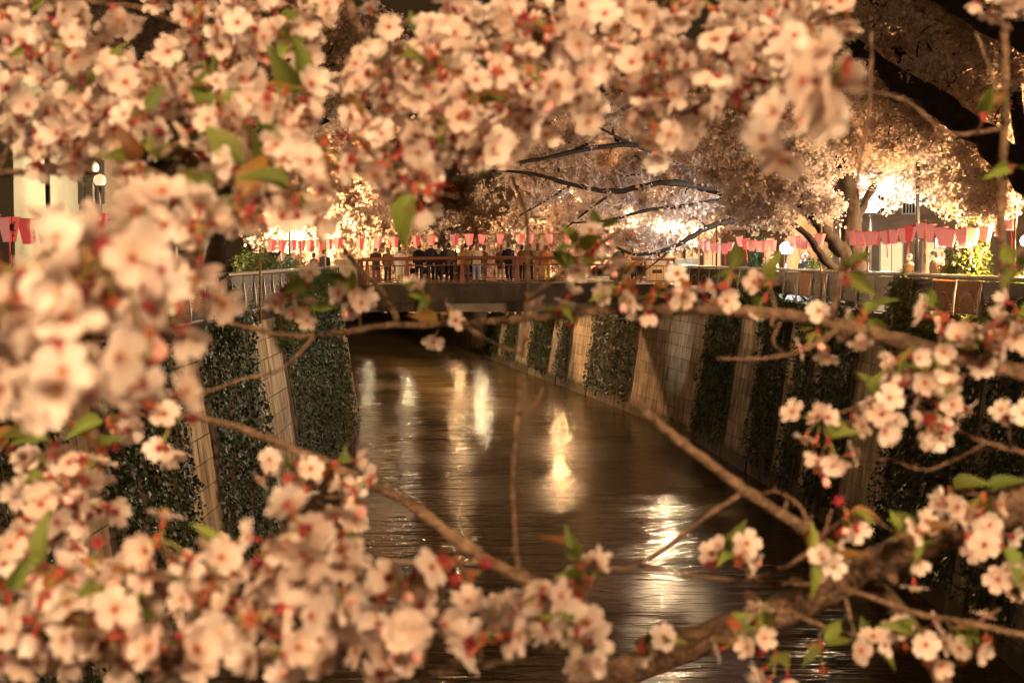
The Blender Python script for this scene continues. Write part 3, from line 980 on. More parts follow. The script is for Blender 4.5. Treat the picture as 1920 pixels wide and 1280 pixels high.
floodlight(at(1577, 300, 48), 0, 330, WHITE, 'white floodlight on a pole high behind the thick forked trunk', .26)
floodlight(at(1592, 384, 47.2), 0, 360, WHITE, 'white floodlight left of the thick forked trunk', .26)
floodlight(at(1634, 384, 46.5), 0, 330, COOL, 'bluish white floodlight right of the thick forked trunk', .30)
floodlight(at(1768, 452, 42.8), 0, 1000, WHITE, 'starry white street lamp beside the pink lantern string', .22)
floodlight(at(1800, 425, 39.5), 0, 300, WHITE, 'small white lamp above the starry street lamp', .12)
floodlight(at(1474, 466, 56), 0, 750, COOL, 'bluish white lamp between two lantern strings', .26)
floodlight(at(1345, 306, 66.5), 0, 900, AMBER, 'amber lamp up among the boughs over the bridge pillar', .16)
floodlight(at(1180, 418, 104), 0, 2600, WHITE, 'white lamp far behind the bridge among lit crowns', .34)
floodlight(at(1925, 452, 32), 0, 2000, WARM, 'warm lamp at the right end of the fence', .14)
floodlight(at(174, 314, 46), 0, 60, WHITE, 'upper white street lamp beside the cream house', .20)
floodlight(at(187, 338, 45.6), 0, 60, WHITE, 'lower white street lamp beside the cream house', .20)
floodlight(at(330, 412, 48), 0, 420, WHITE, 'white lamp on the left bank beside the dark cherry trunk', .16)
floodlight(at(415, 452, 62), 0, 800, WHITE, 'small white lamp on the left bank glimpsed through blossoms', .12)
rt_ = floodlight((-8.9, 57, 2.8), 0, 25, COOL, 'cool white floodlight on the left bank shining at the opposite wall', .16)
ld = bpy.data.lights.new('lamp_beam', 'SPOT')
ld.energy, ld.color, ld.shadow_soft_size, ld.spot_size, ld.spot_blend = 4200, (1.0, .92, .80), .12, R(15), 1.0
o = bpy.data.objects.new('lamp_beam', ld); link(o, rt_); o.location = (0, -.25, 2.8)
o.rotation_euler = (wallp(1, 63.0, -2.4) - Vector((-8.9, 56.75, 2.8))).to_track_quat('-Z', 'Y').to_euler()
for i, (x, y, z, p, lb) in enumerate(((8.4, 75.5, 3.2, 2600, 'floodlight right behind the far bridge pillar'), (3.05, 87.4, 1.9, 420, 'floodlight at the water edge beyond the bridge, bright in the water'),
                                      (7.0, 86, 3.6, 3600, 'floodlight under the second lit cherry tree past the bridge'), (4.4, 99, 3.6, 3200, 'floodlight under the third lit cherry tree past the bridge'),
                                      (-2.4, 113, 2.2, 260, 'floodlight where the right bank starts to bend away'), (-4.9, 131, 2.0, 240, 'floodlight at the far bend of the right bank'),
                                      (-12.6, 172, 2.2, 200, 'small far floodlight beyond the bend, reflected beside the left wall'), (-17.5, 200, 2.2, 200, 'second small far floodlight beyond the bend'),
                                      (-21, 208, 2.6, 200, 'third small far floodlight beyond the bend'), (-11.6, 78, 2.6, 3600, 'floodlight under the cherry tree past the bridge on left bank'),
                                      (-14.9, 92, 2.8, 3200, 'floodlight under the second cherry tree on left bank past the bridge'))):
    floodlight((x, y, z), 0, p, WARM if i % 2 else WHITE, lb, .2)
# street lamps of the bridge the photographer stands on (their light falls on the near blossoms)
for i, (x, y, z, p) in enumerate(((-2.3, -2.2, 3.6, 520), (3.0, -2.4, 3.6, 520))):
    floodlight((x, y, z), -.0, p, (1.0, .635, .335), 'warm globe street lamp on the near bridge toward the %s wall' % ('left' if x < 0 else 'right'), .2, name='street_lamp', group='street lamps of the near bridge')
# the near bridge itself
r_ = thing('near_bridge', (0, -2.5, 0), 'near road bridge the view is taken from', 'bridge')
mb = MB(); mb.box(-9, 12, -6.5, -.35, -.75, -.01); mb.build('deck_slab', 'bridge_concrete', r_)
mb = MB(); mb.tube([(-7.4, -.5, 1.05), (10.3, -.5, 1.05)], .06, 8); mb.build('handrail', 'rail_red', r_)
for k in range(9):
    mb = MB(); mb.tube([(-7 + k * 2.1, -.5, 0), (-7 + k * 2.1, -.5, 1.05)], .04, 6); mb.build('post', 'rail_red', r_)
# dark lamp poles
for (X, Y0, Y1, d, rr, lb) in ((1718, 120, 512, 42, .062, 'tall dark lamp pole behind the right fence and lanterns'), (92, 200, 460, 44, .085, 'tall dark pole in front of the cream house')):
    a, b = px(X, Y0, d), px(X, Y1, d)
    r_ = thing('lamp_pole', (b.x, b.y, 0), lb, 'pole')
    mb = MB(); mb.tube([(b.x, b.y, 0), (b.x, b.y, a.z)], [rr, rr * .9], 10); mb.build('shaft', 'dark_metal', r_, smooth=True)
    mb = MB(); mb.box(b.x - .11, b.x + .11, b.y - .1, b.y + .1, 0.5, 1.15); mb.build('meter_box', 'dark_metal', r_)
    mb = MB(); mb.tube([(b.x, b.y, a.z), (b.x - .4, b.y, a.z + .25), (b.x - .9, b.y, a.z + .3)], .04, 6); mb.build('arm', 'dark_metal', r_)


# ------------------------------------------------------------------ paper lanterns on strings
LM = {}


def lantern_meshes():
    for fl in range(2):
        mb = MB()
        t, b, h = .5, .29, 1.0          # half widths top/bottom, height; unit lantern hangs from z = 0
        T = [(-t, -t, 0), (t, -t, 0), (t, t, 0), (-t, t, 0)]
        B = [(-b, -b, -h), (b, -b, -h), (b, b, -h), (-b, b, -h)]
        for k in range(4):
            k2 = (k + 1) % 4
            mb.quad([B[k], B[k2], T[k2], T[k]], (0 if (k % 2 == 0) ^ (fl == 1) else 1))
        mb.quad(B[::-1], 1)
        LM['shade', fl] = mb.mesh('shade', ['lantern_pink', 'lantern_red'])
    mb = MB()
    t = .53
    for k in range(4):
        a = [(-t, -t), (t, -t), (t, t), (-t, t)]
        p, q = a[k], a[(k + 1) % 4]
        mb.tube([(*p, 0), (*q, 0)], .03, 4)
    mb.tube([(-t, 0, 0), (t, 0, 0)], .025, 4)
    LM['rim'] = mb.mesh('rim', 'lantern_red')
    mb = MB(); mb.tube([(0, 0, -1.0), (.03, .02, -1.5), (.0, 0, -2.0)], [.05, .07, .09], 5)
    LM['tassel'] = mb.mesh('tassel', 'lantern_red')
    mb = MB()
    for j, (dx, dz, w, h2) in enumerate(((0, -.22, .10, .03), (0, -.3, .02, .10), (-.05, -.46, .09, .025), (.04, -.54, .11, .03), (0, -.62, .02, .09), (0, -.76, .08, .03))):
        ins = (-.5 + .21 * (-dz)) - .012
        mb.obox((dx, ins, dz), (w, 0, 0), (0, .004, 0), (0, 0, h2))
    LM['ink'] = mb.mesh('ink_mark', 'lantern_ink')


lantern_meshes()
rl = random.Random(8)


def lantern(p, size, rot, label, group, tassel=False, fl=0, ink=False):
    root = thing('paper_lantern', p, label, 'lantern', group)
    M = Matrix.Translation(p) @ Matrix.Rotation(rot, 4, 'Z') @ Matrix.Rotation(rl.uniform(-.12, .12), 4, 'Y') @ Matrix.Diagonal((size, size, size * 1.6, 1))
    sh = place(LM['shade', fl], 'shade', root, M)
    place(LM['rim'], 'rim', root, M)
    if tassel: place(LM['tassel'], 'tassel', root, M)
    if ink: place(LM['ink'], 'ink_mark', root, M)


ORD = 'first second third fourth fifth sixth seventh eighth ninth tenth eleventh twelfth thirteenth'.split()


def lantern_string(a, b, sag, n, size, label, group, tass=3, slabel='thin dark cable carrying paper lanterns', rot=-.62, ink=False, jit=0):
    a, b = Vector(a), Vector(b)
    f = lambda t: a.lerp(b, t) - Vector((0, 0, sag * 4 * t * (1 - t)))
    mb = MB(); mb.tube([f(t) for t in np.linspace(0, 1, 14)], .012, 4)
    tag(mb.build('lantern_cable', 'cable', origin=a), slabel, 'cable')
    for k in range(n):
        t = (k + .5 + rl.uniform(-.28, .28) * (jit or .3)) / n
        lantern(f(t), size * rl.uniform(.93, 1.07), rot + rl.uniform(-.3, .3), (ORD[k] + ' ' + label) if 'from' in label else label, group, tassel=(k % tass == 1), fl=k % 2 if rl.random() < .2 else 0, ink=ink)


lantern_string(at(1592, 432, 38), at(1735, 416, 35), .12, 9, .225, 'pink paper lantern from the thick forked trunk along its string', 'lanterns by the thick trunk', slabel='lantern cable tied by the thick forked trunk')
lantern_string(at(1735, 416, 35), at(1905, 388, 31.5), .32, 8, .27, 'pink paper lantern from the dark lamp pole toward the starry lamp', 'lanterns beside the starry lamp', slabel='lantern cable sagging beside the starry lamp')
lantern_string(at(1310, 447, 57), at(1376, 452, 53), .16, 6, .23, 'pink paper lantern from the pole beside the pale bridge pillar', 'lanterns by the pale pillar', slabel='lantern cable by the pale bridge pillar')
lantern_string(at(1380, 441, 53), at(1455, 450, 49), .12, 6, .24, 'pink paper lantern from the ivy-ringed trunk toward the bluish lamp', 'lanterns before the ivy trunk', slabel='lantern cable before the ivy-ringed trunk')
lantern_string(at(1478, 440, 47), at(1545, 436, 43), .10, 5, .23, 'pink paper lantern from the bluish lamp toward the forked trunk', 'lanterns near the bluish lamp', slabel='lantern cable near the bluish lamp')
lantern_string(at(612, 448, YB - .2), at(900, 438, YB - .2), .02, 8, .30, 'small red paper lantern from the weathered pillar over the bridge', 'lanterns over the bridge', tass=99, slabel='lantern cable strung over the bridge left half', jit=1)
lantern_string(at(880, 440, YB + 6), at(1270, 437, YB + 5), .0, 11, .29, 'small red lantern beyond the bridge crowd, counted from the beige parka', 'lanterns beyond the bridge crowd', tass=99, slabel='lantern cable beyond the crowd', jit=1)
lantern_string(at(500, 448, 58), at(640, 446, 64), .1, 8, .28, 'red paper lantern from the vine pole toward the weathered pillar', 'lanterns on the left bank', tass=2, slabel='lantern cable along left bank')
lantern_string(at(-40, 398, 27), at(210, 400, 33), .15, 8, .32, 'large red inked paper lantern from the grey house wall', 'lanterns before the cream house', tass=99, slabel='lantern cable before the cream house', rot=1.2, ink=True)
# poles that carry the strings
for (X, Y0, Y1, d, lb) in ((1540, 425, 560, 43.5, 'thin orange pole left of the thick forked trunk'), (1627, 432, 590, 39.8, 'thin orange pole at the beaded fence arches'), (1735, 415, 575, 35.2, 'thin orange pole beside the dark lamp pole'),
                           (1903, 388, 600, 30.5, 'thin orange pole at the right end of the fence'), (1310, 445, 548, 61, 'thin orange pole beside the pale bridge pillar'), (487, 470, 600, 40, 'thin pale pole on the left fence'),
                           (563, 448, 560, 50, 'thin orange pole among left bank vines'), (610, 446, 545, 58, 'thin orange pole beside the weathered bridge pillar')):
    sd = 1 if X > 960 else -1
    a = px(X, Y0, d)
    mb = MB(); mb.tube([(a.x, a.y, -.3), (a.x + .01, a.y, .9), (a.x, a.y, a.z + .05)], [.035, .033, .028], 7)
    tag(mb.build('string_pole', 'bamboo', origin=(a.x, a.y, -.3), smooth=True), lb, 'pole')
# the hanging socket on its cord at far left
a = px(22, 405, 26)
mb = MB(); mb.tube([a + Vector((0, 0, .0)), a + Vector((.0, 0, -.14))], .006, 4)
r_ = thing('hanging_socket', a, 'black plug socket hanging on a cord before the grey wall', 'socket')
mb.build('cord', 'cable', r_)
mb = MB(); mb.tube([a + Vector((0, 0, -.14)), a + Vector((0, 0, -.2)), a + Vector((0, 0, -.27))], [.03, .045, .032], 8); mb.build('socket_body', 'dark_metal', r_)
mb = MB(); mb.tube([a + Vector(p) for p in ((0, 0, -.26), (.01, 0, -.5), (-.05, 0, -.75), (-.01, 0, -1.0), (-.06, 0, -1.3))], .007, 4); mb.build('cord', 'cable', r_)


# ------------------------------------------------------------------ buildings
def window(parent, x0, x1, z0, z1, y, pane, frame='pale_stone', bars=1):
    mb = MB()
    w = .07
    mb.box(x0 - w, x1 + w, y - .05, y - .004, z0 - w, z0); mb.box(x0 - w, x1 + w, y - .05, y - .004, z1, z1 + w)
    mb.box(x0 - w, x0, y - .05, y - .004, z0 + .001, z1 - .001); mb.box(x1, x1 + w, y - .05, y - .004, z0 + .001, z1 - .001)
    for k in range(bars):
        c = x0 + (x1 - x0) * (k + 1) / (bars + 1)
        mb.box(c - .025, c + .025, y - .045, y - .006, z0 + .002, z1 - .002)
    f_ = mb.build('window', frame, parent)
    mb = MB(); mb.box(x0 + .002, x1 - .002, y - .03, y - .008, z0 + .002, z1 - .002); mb.build('pane', pane, f_)


YH = 50.0
sx = lambda X, d=YH: (X - 960) / FPX * d
sz = lambda Y, d=YH: CAMZ - (Y - 478) / FPX * d
root = thing('cream_house', (sx(60), YH, 0), 'cream plaster house front with wall lanterns on left bank', 'house')
mb = MB(); mb.box(sx(31), sx(140), YH, YH + 8, 0, 9); mb.build('wall', 'cream_plaster', root)
mb = MB(); mb.box(sx(120), sx(137), YH - .12, YH - .003, 0, 8); mb.build('pilaster', 'cream_plaster', root)
mb = MB(); mb.box(sx(34), sx(119), YH - .10, YH - .003, sz(398), sz(392)); mb.build('cornice', 'cream_plaster', root)
mb = MB(); mb.box(sx(34), sx(119), YH - .14, YH - .003, sz(405), sz(398.5)); mb.build('cornice', 'cream_plaster', root)
mb = MB(); mb.box(sx(140) + .003, sx(186), YH + .6, YH + 8, 0, 9); mb.build('wall', 'tan_cladding', root)
for X in (137.5, 157, 176):
    mb = MB(); mb.box(sx(X) + .03, sx(X) + .30, YH + .5, YH + .597, sz(382), sz(300))
    f_ = mb.build('shutter', 'shutter', root)
    for k in range(16):
        z = sz(382) + (sz(300) - sz(382)) * (k + .5) / 16
        mb = MB(); mb.obox((sx(X) + .165, YH + .49, z), (.12, 0, 0), (0, .02, .012), (0, 0, .006)); mb.build('louvre', 'shutter', f_)
for X in (48, 73, 100, 118):
    c = Vector((sx(X), YH - .22, sz(360)))
    mb = MB(); mb.hexa([c + Vector((a * .07, b * .07, -.14)) for a, b in ((-1, -1), (1, -1), (1, 1), (-1, 1))], [c + Vector((a * .12, b * .12, .12)) for a, b in ((-1, -1), (1, -1), (1, 1), (-1, 1))])
    f_ = mb.build('wall_lantern', 'cream_plaster', root)
    mb = MB(); mb.hexa([c + Vector((a * .15, b * .15, .124)) for a, b in ((-1, -1), (1, -1), (1, 1), (-1, 1))], [c + Vector((a * .03, b * .03, .25)) for a, b in ((-1, -1), (1, -1), (1, 1), (-1, 1))])
    mb.build('lantern_cap', 'brass', f_)
    mb = MB(); mb.tube([c + Vector((0, .2, -.3)), c + Vector((0, .05, -.32)), c + Vector((0, 0, -.14))], .018, 6); mb.build('bracket', 'brass', f_)
    for a, b in ((-1, -1), (1, -1)):
        mb = MB(); mb.tube([c + Vector((a * .075, -.075, -.14)), c + Vector((a * .125, -.125, .12))], .012, 4); mb.build('lantern_bar', 'brass', f_)
window(root, sx(55), sx(76), sz(500), sz(456), YH, 'lit_glass', bars=1)
window(root, sx(90), sx(112), sz(500), sz(450), YH, 'lit_glass', bars=1)
root = thing('grey_house', (sx(-60, 44), 44, 0), 'plain grey-green house wall at the left edge beside the cream house', 'house')
mb = MB(); mb.box(sx(-260, 44), sx(30, 44), 44, 52, 0, 8.5); mb.build('wall', 'grey_plaster', root)
mb = MB(); mb.box(sx(-260, 44), sx(30, 44) + .06, 43.86, 44 - .003, 3.9, 4.05); mb.build('cornice', 'grey_plaster', root)

YR = 66.0
root = thing('shop_building', ((1700 - 960) / FPX * YR, YR, 0), 'brown shop building with barred windows behind the right bank blossoms', 'building')
bx0, bx1 = sx(1560, YR), sx(2080, YR)
mb = MB(); mb.box(bx0, bx1, YR, YR + 10, 0, 11); mb.build('wall', 'tan_cladding', root)
mb = MB(); mb.box(bx0 - .1, bx1 + .1, YR - .35, YR - .003, sz(412, YR), sz(404, YR)); mb.build('awning', 'brown_cladding', root)
for X0, X1, Y0, Y1 in ((1640, 1672, 400, 365), (1690, 1712, 400, 365), (1752, 1790, 402, 340), (1840, 1880, 400, 345), (1850, 1876, 210, 180), (1740, 1780, 210, 170), (1660, 1700, 230, 180)):
    window(root, sx(X0, YR), sx(X1, YR), sz(Y0, YR), sz(Y1, YR), YR, 'dark_glass', bars=3)
for X0, X1 in ((1650, 1690), (1730, 1770), (1800, 1850)):
    window(root, sx(X0, YR), sx(X1, YR), .3, 2.2, YR, 'lit_glass', bars=1)
YQ = 84.0
root = thing('shop_building', (sx(1350, YQ), YQ, 0), 'low beige shop with awning beyond the pale bridge pillar', 'building')
mb = MB(); mb.box(sx(1275, YQ), sx(1530, YQ), YQ, YQ + 8, 0, 4.6); mb.build('wall', 'tan_cladding', root)
mb = MB(); mb.box(sx(1270, YQ), sx(1535, YQ), YQ - .9, YQ - .003, 3.1, 3.3); mb.build('awning', 'pale_stone', root)
for X0, X1 in ((1285, 1310), (1320, 1350), (1420, 1450), (1470, 1500)):
    window(root, sx(X0, YQ), sx(X1, YQ), .5, 2.6, YQ, 'lit_glass', bars=1)
mb = MB(); mb.box(sx(1792, 41), sx(1806, 41), 41, 41.08, .4, sz(330, 41))
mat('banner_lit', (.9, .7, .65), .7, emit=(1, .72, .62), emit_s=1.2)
r_ = thing('street_banner', (sx(1799, 41), 41, 0), 'tall narrow glowing pink-white banner beside the dark cherry trunk', 'banner')
mb.build('cloth', 'banner_lit', r_)
mb = MB(); mb.tube([(sx(1808, 41), 41.04, 0), (sx(1808, 41), 41.04, sz(325, 41))], .02, 6); mb.build('pole', 'steel', r_)


# ------------------------------------------------------------------ people
def remeshed(mb, voxel, name, mats, smooth_it=4):
    me = mb.mesh(name + '_raw', mats)
    o = bpy.data.objects.new(name + '_tmp', me)
    COL.objects.link(o)
    m = o.modifiers.new('r', 'REMESH'); m.mode = 'VOXEL'; m.voxel_size = voxel; m.use_smooth_shade = True
    s = o.modifiers.new('s', 'SMOOTH'); s.iterations = smooth_it; s.factor = .5
    dg = bpy.context.evaluated_depsgraph_get()
    out = bpy.data.meshes.new_from_object(o.evaluated_get(dg))
    out.name = name
    out.materials.clear()
    out.materials.append(MATS[mats])
    COL.objects.unlink(o); bpy.data.objects.remove(o)
    return out


PCACHE = {}


def person_meshes(pose, coat_len, hair, legs):
    key = (pose, coat_len, hair, legs)
    if key in PCACHE: return PCACHE[key]
    V3 = Vector
    hipx, foot = .095, .11
    lean = {'rail': .10}.get(pose, .0)
    leg = []
    for s in (-1, 1):
        if legs == 'step' and s < 0:
            leg.append([V3((s * hipx, 0, .90)), V3((s * .10, .14, .48)), V3((s * foot, .02, .09)), V3((s * foot, .14, .035))])
        elif legs == 'kick' and s < 0:
            leg.append([V3((s * hipx, 0, .90)), V3((s * .10, -.05, .46)), V3((s * foot - .02, -.42, .20)), V3((s * foot - .02, -.46, .06))])
        else:
            leg.append([V3((s * hipx, 0, .90)), V3((s * .105, .02, .49)), V3((s * foot, -.01, .09)), V3((s * foot, .13, .035))])
    sh = V3((0, lean, 1.42))
    arms = []
    for s in (-1, 1):
        a = V3((s * .185, lean, 1.40))
        if pose == 'phone':
            arms.append([a, V3((s * .25, lean + .16, 1.20)), V3((s * .09, lean + .32, 1.42)), V3((s * .07, lean + .36, 1.50))])
        elif pose == 'rail':
            arms.append([a, V3((s * .25, lean + .10, 1.14)), V3((s * .17, lean + .34, 1.06)), V3((s * .15, lean + .42, 1.05))])
        elif pose == 'bag' and s < 0:
            arms.append([a, V3((s * .24, -.02, 1.13)), V3((s * .25, .0, .88)), V3((s * .25, .0, .80))])
        else:
            arms.append([a, V3((s * .235, -.03, 1.13)), V3((s * .235, .06, .90)), V3((s * .23, .09, .82))])
    # body: one surface
    b = MB()
    b.tube([(0, 0, .84), (0, 0, .95), (0, lean * .3, 1.10), (0, lean * .7, 1.28), (0, lean, 1.40), (0, lean, 1.47)], [(.13, .09), (.155, .10), (.13, .09), (.165, .105), (.165, .09), (.06, .055)], 14, squash=(1, 0, 0))
    b.tube([(0, lean, 1.40), (0, lean + .01, 1.56)], [.058, .052], 10)
    hc = V3((0, lean + .025, 1.625))
    b.ball(hc, .109, nu=14, nv=10, sc=(.76, .93, 1.12))
    b.tube([hc + V3((0, .085, .01)), hc + V3((0, .118, -.02))], [.012, .018], 6)
    b.ball(hc + V3((0, .05, -.075)), .05, nu=8, nv=6, sc=(.9, .9, .7))
    for s in (-1, 1): b.ball(hc + V3((s * .078, 0, -.005)), .026, nu=6, nv=5, sc=(.5, .8, 1.2))
    for L in leg:
        b.tube(L[:3], [.088, .056, .04], 10)
        b.tube([L[2] + V3((0, -.05, -.04)), L[3] + V3((0, 0, 0))], [.04, .034], 8)
    for A in arms:
        b.tube(A[:3], [.05, .04, .03], 8)
        d = (A[3] - A[2]).normalized()
        sidev = V3((1, 0, 0)) if abs(d.x) < .7 else V3((0, 1, 0))
        b.tube([A[2], A[3]], [(.026, .034), (.02, .04)], 8, squash=d.cross(sidev))
        nrm_ = d.cross(sidev).normalized(); side_ = nrm_.cross(d)
        for f, (off, ln) in enumerate(((-.03, .062), (-.01, .074), (.01, .07), (.03, .054))):
            p0 = A[3] + side_ * off - d * .01
            b.tube([p0, p0 + d * ln * .55, p0 + d * ln * .9 + nrm_ * .018], [.0105, .0098, .0085], 6)
        p0 = A[2] + d * .02 + side_ * -.03
        b.tube([p0, p0 + d * .03 - side_ * .025, p0 + d * .065 - side_ * .03], [.012, .011, .009], 6)
    body = remeshed(b, .0125, 'person', 'skin', 2)
    # trousers
    t = MB()
    t.tube([(0, 0, .80), (0, 0, .90), (0, 0, 1.0)], [(.155, .115), (.17, .12), (.15, .105)], 12, squash=(1, 0, 0))
    for L in leg:
        t.tube([L[0], L[1], L[2] + V3((0, 0, .0))], [.107, .078, .066], 10)
    trousers = remeshed(t, .02, 'trousers', 'cloth_black', 3)
    s_ = MB()
    for L in leg:
        s_.tube([L[2] + V3((0, -.07, -.035)), (L[2] + L[3]) / 2 + V3((0, 0, -.01)), L[3] + V3((0, .05, 0))], [.045, .05, .035], 8)
        s_.tube([L[2] + V3((0, -.02, .02)), L[2] + V3((0, -.02, -.05))], [.05, .05], 8)
    shoes = remeshed(s_, .018, 'shoes', 'shoe', 2)
    c = MB()
    zb = {0: .80, 1: .62, 2: .38}[coat_len]
    wb = {0: (.175, .125), 1: (.20, .15), 2: (.215, .17)}[coat_len]
    c.tube([(0, 0, zb), (0, 0, max(zb + .05, .95)), (0, lean * .3, 1.10), (0, lean * .7, 1.27), (0, lean, 1.40), (0, lean, 1.485)],
           [wb, (.185, .13), (.168, .122), (.20, .135), (.205, .115), (.078, .075)], 14, squash=(1, 0, 0))
    for A in arms:
        c.tube([A[0] + V3((0, 0, .01)), A[1], A[2]], [.074, .062, .05], 10)
    coat = remeshed(c, .02, 'coat', 'cloth_black', 4)
    h = MB()
    h.ball(hc + V3((0, -.012, .022)), .118, nu=12, nv=8, sc=(.80, .92, 1.06))
    if hair == 'long':
        h.tube([hc + V3((0, -.05, 0)), hc + V3((0, -.085, -.14)), hc + V3((0, -.10, -.30))], [(.085, .06), (.095, .05), (.075, .035)], 10, squash=(1, 0, 0))
    elif hair == 'bob':
        h.tube([hc + V3((0, -.035, .02)), hc + V3((0, -.045, -.12))], [(.09, .075), (.085, .06)], 10, squash=(1, 0, 0))
    # leave the face free
    hv = remeshed(h, .017, 'hair', 'hair_black', 2)
    e = MB()
    for s in (-1, 1): e.ball(hc + V3((s * .032, .084, .012)), .010, nu=6, nv=4)
    eyes = e.mesh('eyes', 'hair_black')
    mo = MB(); mo.obox(hc + V3((0, .094, -.058)), (.024, 0, 0), (0, .006, 0), (0, 0, .006))
    mouth = mo.mesh('mouth', 'lantern_red')
    PCACHE[key] = (body, trousers, shoes, coat, hv, eyes, mouth, arms)
    return PCACHE[key]


def recol(me, mname):
    m2 = me.copy()
    m2.materials.clear(); m2.materials.append(MATS[mname])
    return m2


def person(x, y, z, rot, h, coat, trous, hair, label, pose='down', coat_len=0, legs='stand', hairc='hair_black', group=None):
    body, tr, shs, ct, hv, ey, mo, arms = person_meshes(pose, coat_len, hair, legs)
    k = h * (1.08 if y > 66 else 1.02) / 1.735
    M = Matrix.Translation((x, y, z)) @ Matrix.Rotation(rot, 4, 'Z') @ Matrix.Diagonal((k, k, k, 1))
    o = bpy.data.objects.new('person', body); link(o)
    o.matrix_local = M
    tag(o, label, 'person', group)
    for nm, me in (('trousers', recol(tr, 'cloth_' + trous)), ('shoes', shs), ('coat', recol(ct, 'cloth_' + coat)), ('hair', recol(hv, hairc)), ('eyes', ey), ('mouth', mo)):
        c = bpy.data.objects.new(nm, me); link(c, o)
    return M, arms


def carried_bag(M, hand, w, h, d, m, label, name='handbag', cat='bag'):
    """hangs from the hand: body, strap"""
    p = M @ hand
    root = thing(name, (p.x, p.y, p.z - h - .16), label, cat)
    mb = MB()
    zt, zb = p.z - .16, p.z - .16 - h
    mb.hexa([(p.x - w * .46, p.y - d / 2, zb), (p.x + w * .46, p.y - d / 2, zb), (p.x + w * .46, p.y + d / 2, zb), (p.x - w * .46, p.y + d / 2, zb)],
            [(p.x - w * .5, p.y - d * .35, zt), (p.x + w * .5, p.y - d * .35, zt), (p.x + w * .5, p.y + d * .35, zt), (p.x - w * .5, p.y + d * .35, zt)])
    mb.build('bag_body', m, root)
    mb = MB(); mb.tube([(p.x - w * .3, p.y, zt - .02), (p.x - w * .22, p.y, p.z - .04), (p.x, p.y, p.z - .01), (p.x + w * .22, p.y, p.z - .04), (p.x + w * .3, p.y, zt - .02)], .011, 5)
    mb.build('strap', m, root)


def bz(x): return 0.235 + camber(x)


def on_bridge(X, d):
    return (X - 960) / FPX * d


crowd = [
    # X px, distance, height, facing deg (0 = away), coat, trousers, hair, pose, coat length, legs, hair colour, label
    (705, 69.6, 1.62, 5, 'charcoal', 'brown', 'short', 'phone', 1, 'stand', 'hair_brown', 'person in a dark grey coat photographing, first from the weathered bridge pillar'),
    (727, 69.8, 1.57, -20, 'brown', 'charcoal', 'bob', 'down', 0, 'stand', 'hair_brown', 'person in a short brown jacket beside the dark grey coat'),
    (750, 69.5, 1.58, 0, 'white', 'beige', 'bob', 'down', 2, 'stand', 'hair_black', 'person in a long cream coat with dark hair on the bridge'),
    (786, 68.4, 1.72, -8, 'black', 'black', 'short', 'bag', 0, 'stand', 'hair_black', 'person in a black suit holding a briefcase on the bridge'),
    (808, 69.6, 1.80, 15, 'navy', 'black', 'short', 'bag', 0, 'stand', 'hair_black', 'tallest person in dark clothes behind the pale hood, on the bridge'),
    (823, 68.6, 1.70, 0, 'black', 'black', 'short', 'down', 0, 'stand', 'hair_black', 'person in a black jacket with a pale grey hood on the bridge'),
    (842, 68.8, 1.72, -5, 'olive', 'black', 'short', 'down', 0, 'stand', 'hair_black', 'person in an olive grey jacket on the bridge'),
    (864, 68.8, 1.62, -35, 'tan', 'black', 'long', 'rail', 0, 'stand', 'hair_brown', 'person with long brown hair and tan jacket at the railing'),
    (873, 69.8, 1.72, 20, 'tan', 'brown', 'short', 'down', 0, 'stand', 'hair_black', 'short-haired person in a tan jacket behind the long-haired one'),
    (882, 70.2, 1.60, 0, 'charcoal', 'charcoal', 'bob', 'down', 0, 'stand', 'hair_black', 'small dark-haired person half hidden behind the beige parka'),
    (894, 68.7, 1.72, 10, 'beige', 'denim', 'long', 'phone', 0, 'step', 'hair_brown', 'person in a beige parka and pale jeans on the bridge'),
    (908, 69.6, 1.62, 60, 'brown', 'grey', 'bob', 'bag', 1, 'stand', 'hair_brown', 'person in a brown coat turned sideways with a brown bag'),
    (939, 70.0, 1.60, -10, 'brown', 'beige', 'long', 'down', 1, 'stand', 'hair_brown', 'person in a mid-length brown coat beside the leaning black coat'),
    (954, 68.6, 1.73, 12, 'black', 'black', 'short', 'rail', 1, 'kick', 'hair_black', 'person in a black coat leaning forward with one foot back'),
    (979, 69.4, 1.65, -40, 'rust', 'black', 'bob', 'down', 0, 'stand', 'hair_black', 'person in a rust jacket with dark hair on the bridge'),
    (993, 69.9, 1.68, 10, 'charcoal', 'black', 'short', 'phone', 0, 'stand', 'hair_black', 'person in charcoal raising a phone near the rust jacket'),
    (1009, 69.0, 1.70, -15, 'tan', 'rust', 'long', 'phone', 1, 'stand', 'hair_brown', 'person with long fair-brown hair and a long tan coat'),
    (1025, 68.8, 1.62, 25, 'rust', 'mustard', 'bob', 'bag', 0, 'stand', 'hair_brown', 'person in rust top and mustard trousers at the railing'),
    (1158, 70.5, 1.62, 150, 'olive', 'black', 'bob', 'down', 0, 'stand', 'hair_black', 'person in olive beyond the drooping bough, facing the water'),
    (1170, 70.8, 1.70, 170, 'charcoal', 'black', 'short', 'down', 0, 'stand', 'hair_black', 'person in charcoal beyond the drooping bough, facing the water'),
    (1181, 70.4, 1.72, 190, 'tan', 'black', 'short', 'down', 0, 'stand', 'hair_black', 'person in tan beyond the drooping bough, facing the water'),
    (1197, 70.6, 1.66, 160, 'grey', 'black', 'bob', 'down', 0, 'stand', 'hair_black', 'person in grey beyond the drooping bough, facing the water'),
]
hoodp = None
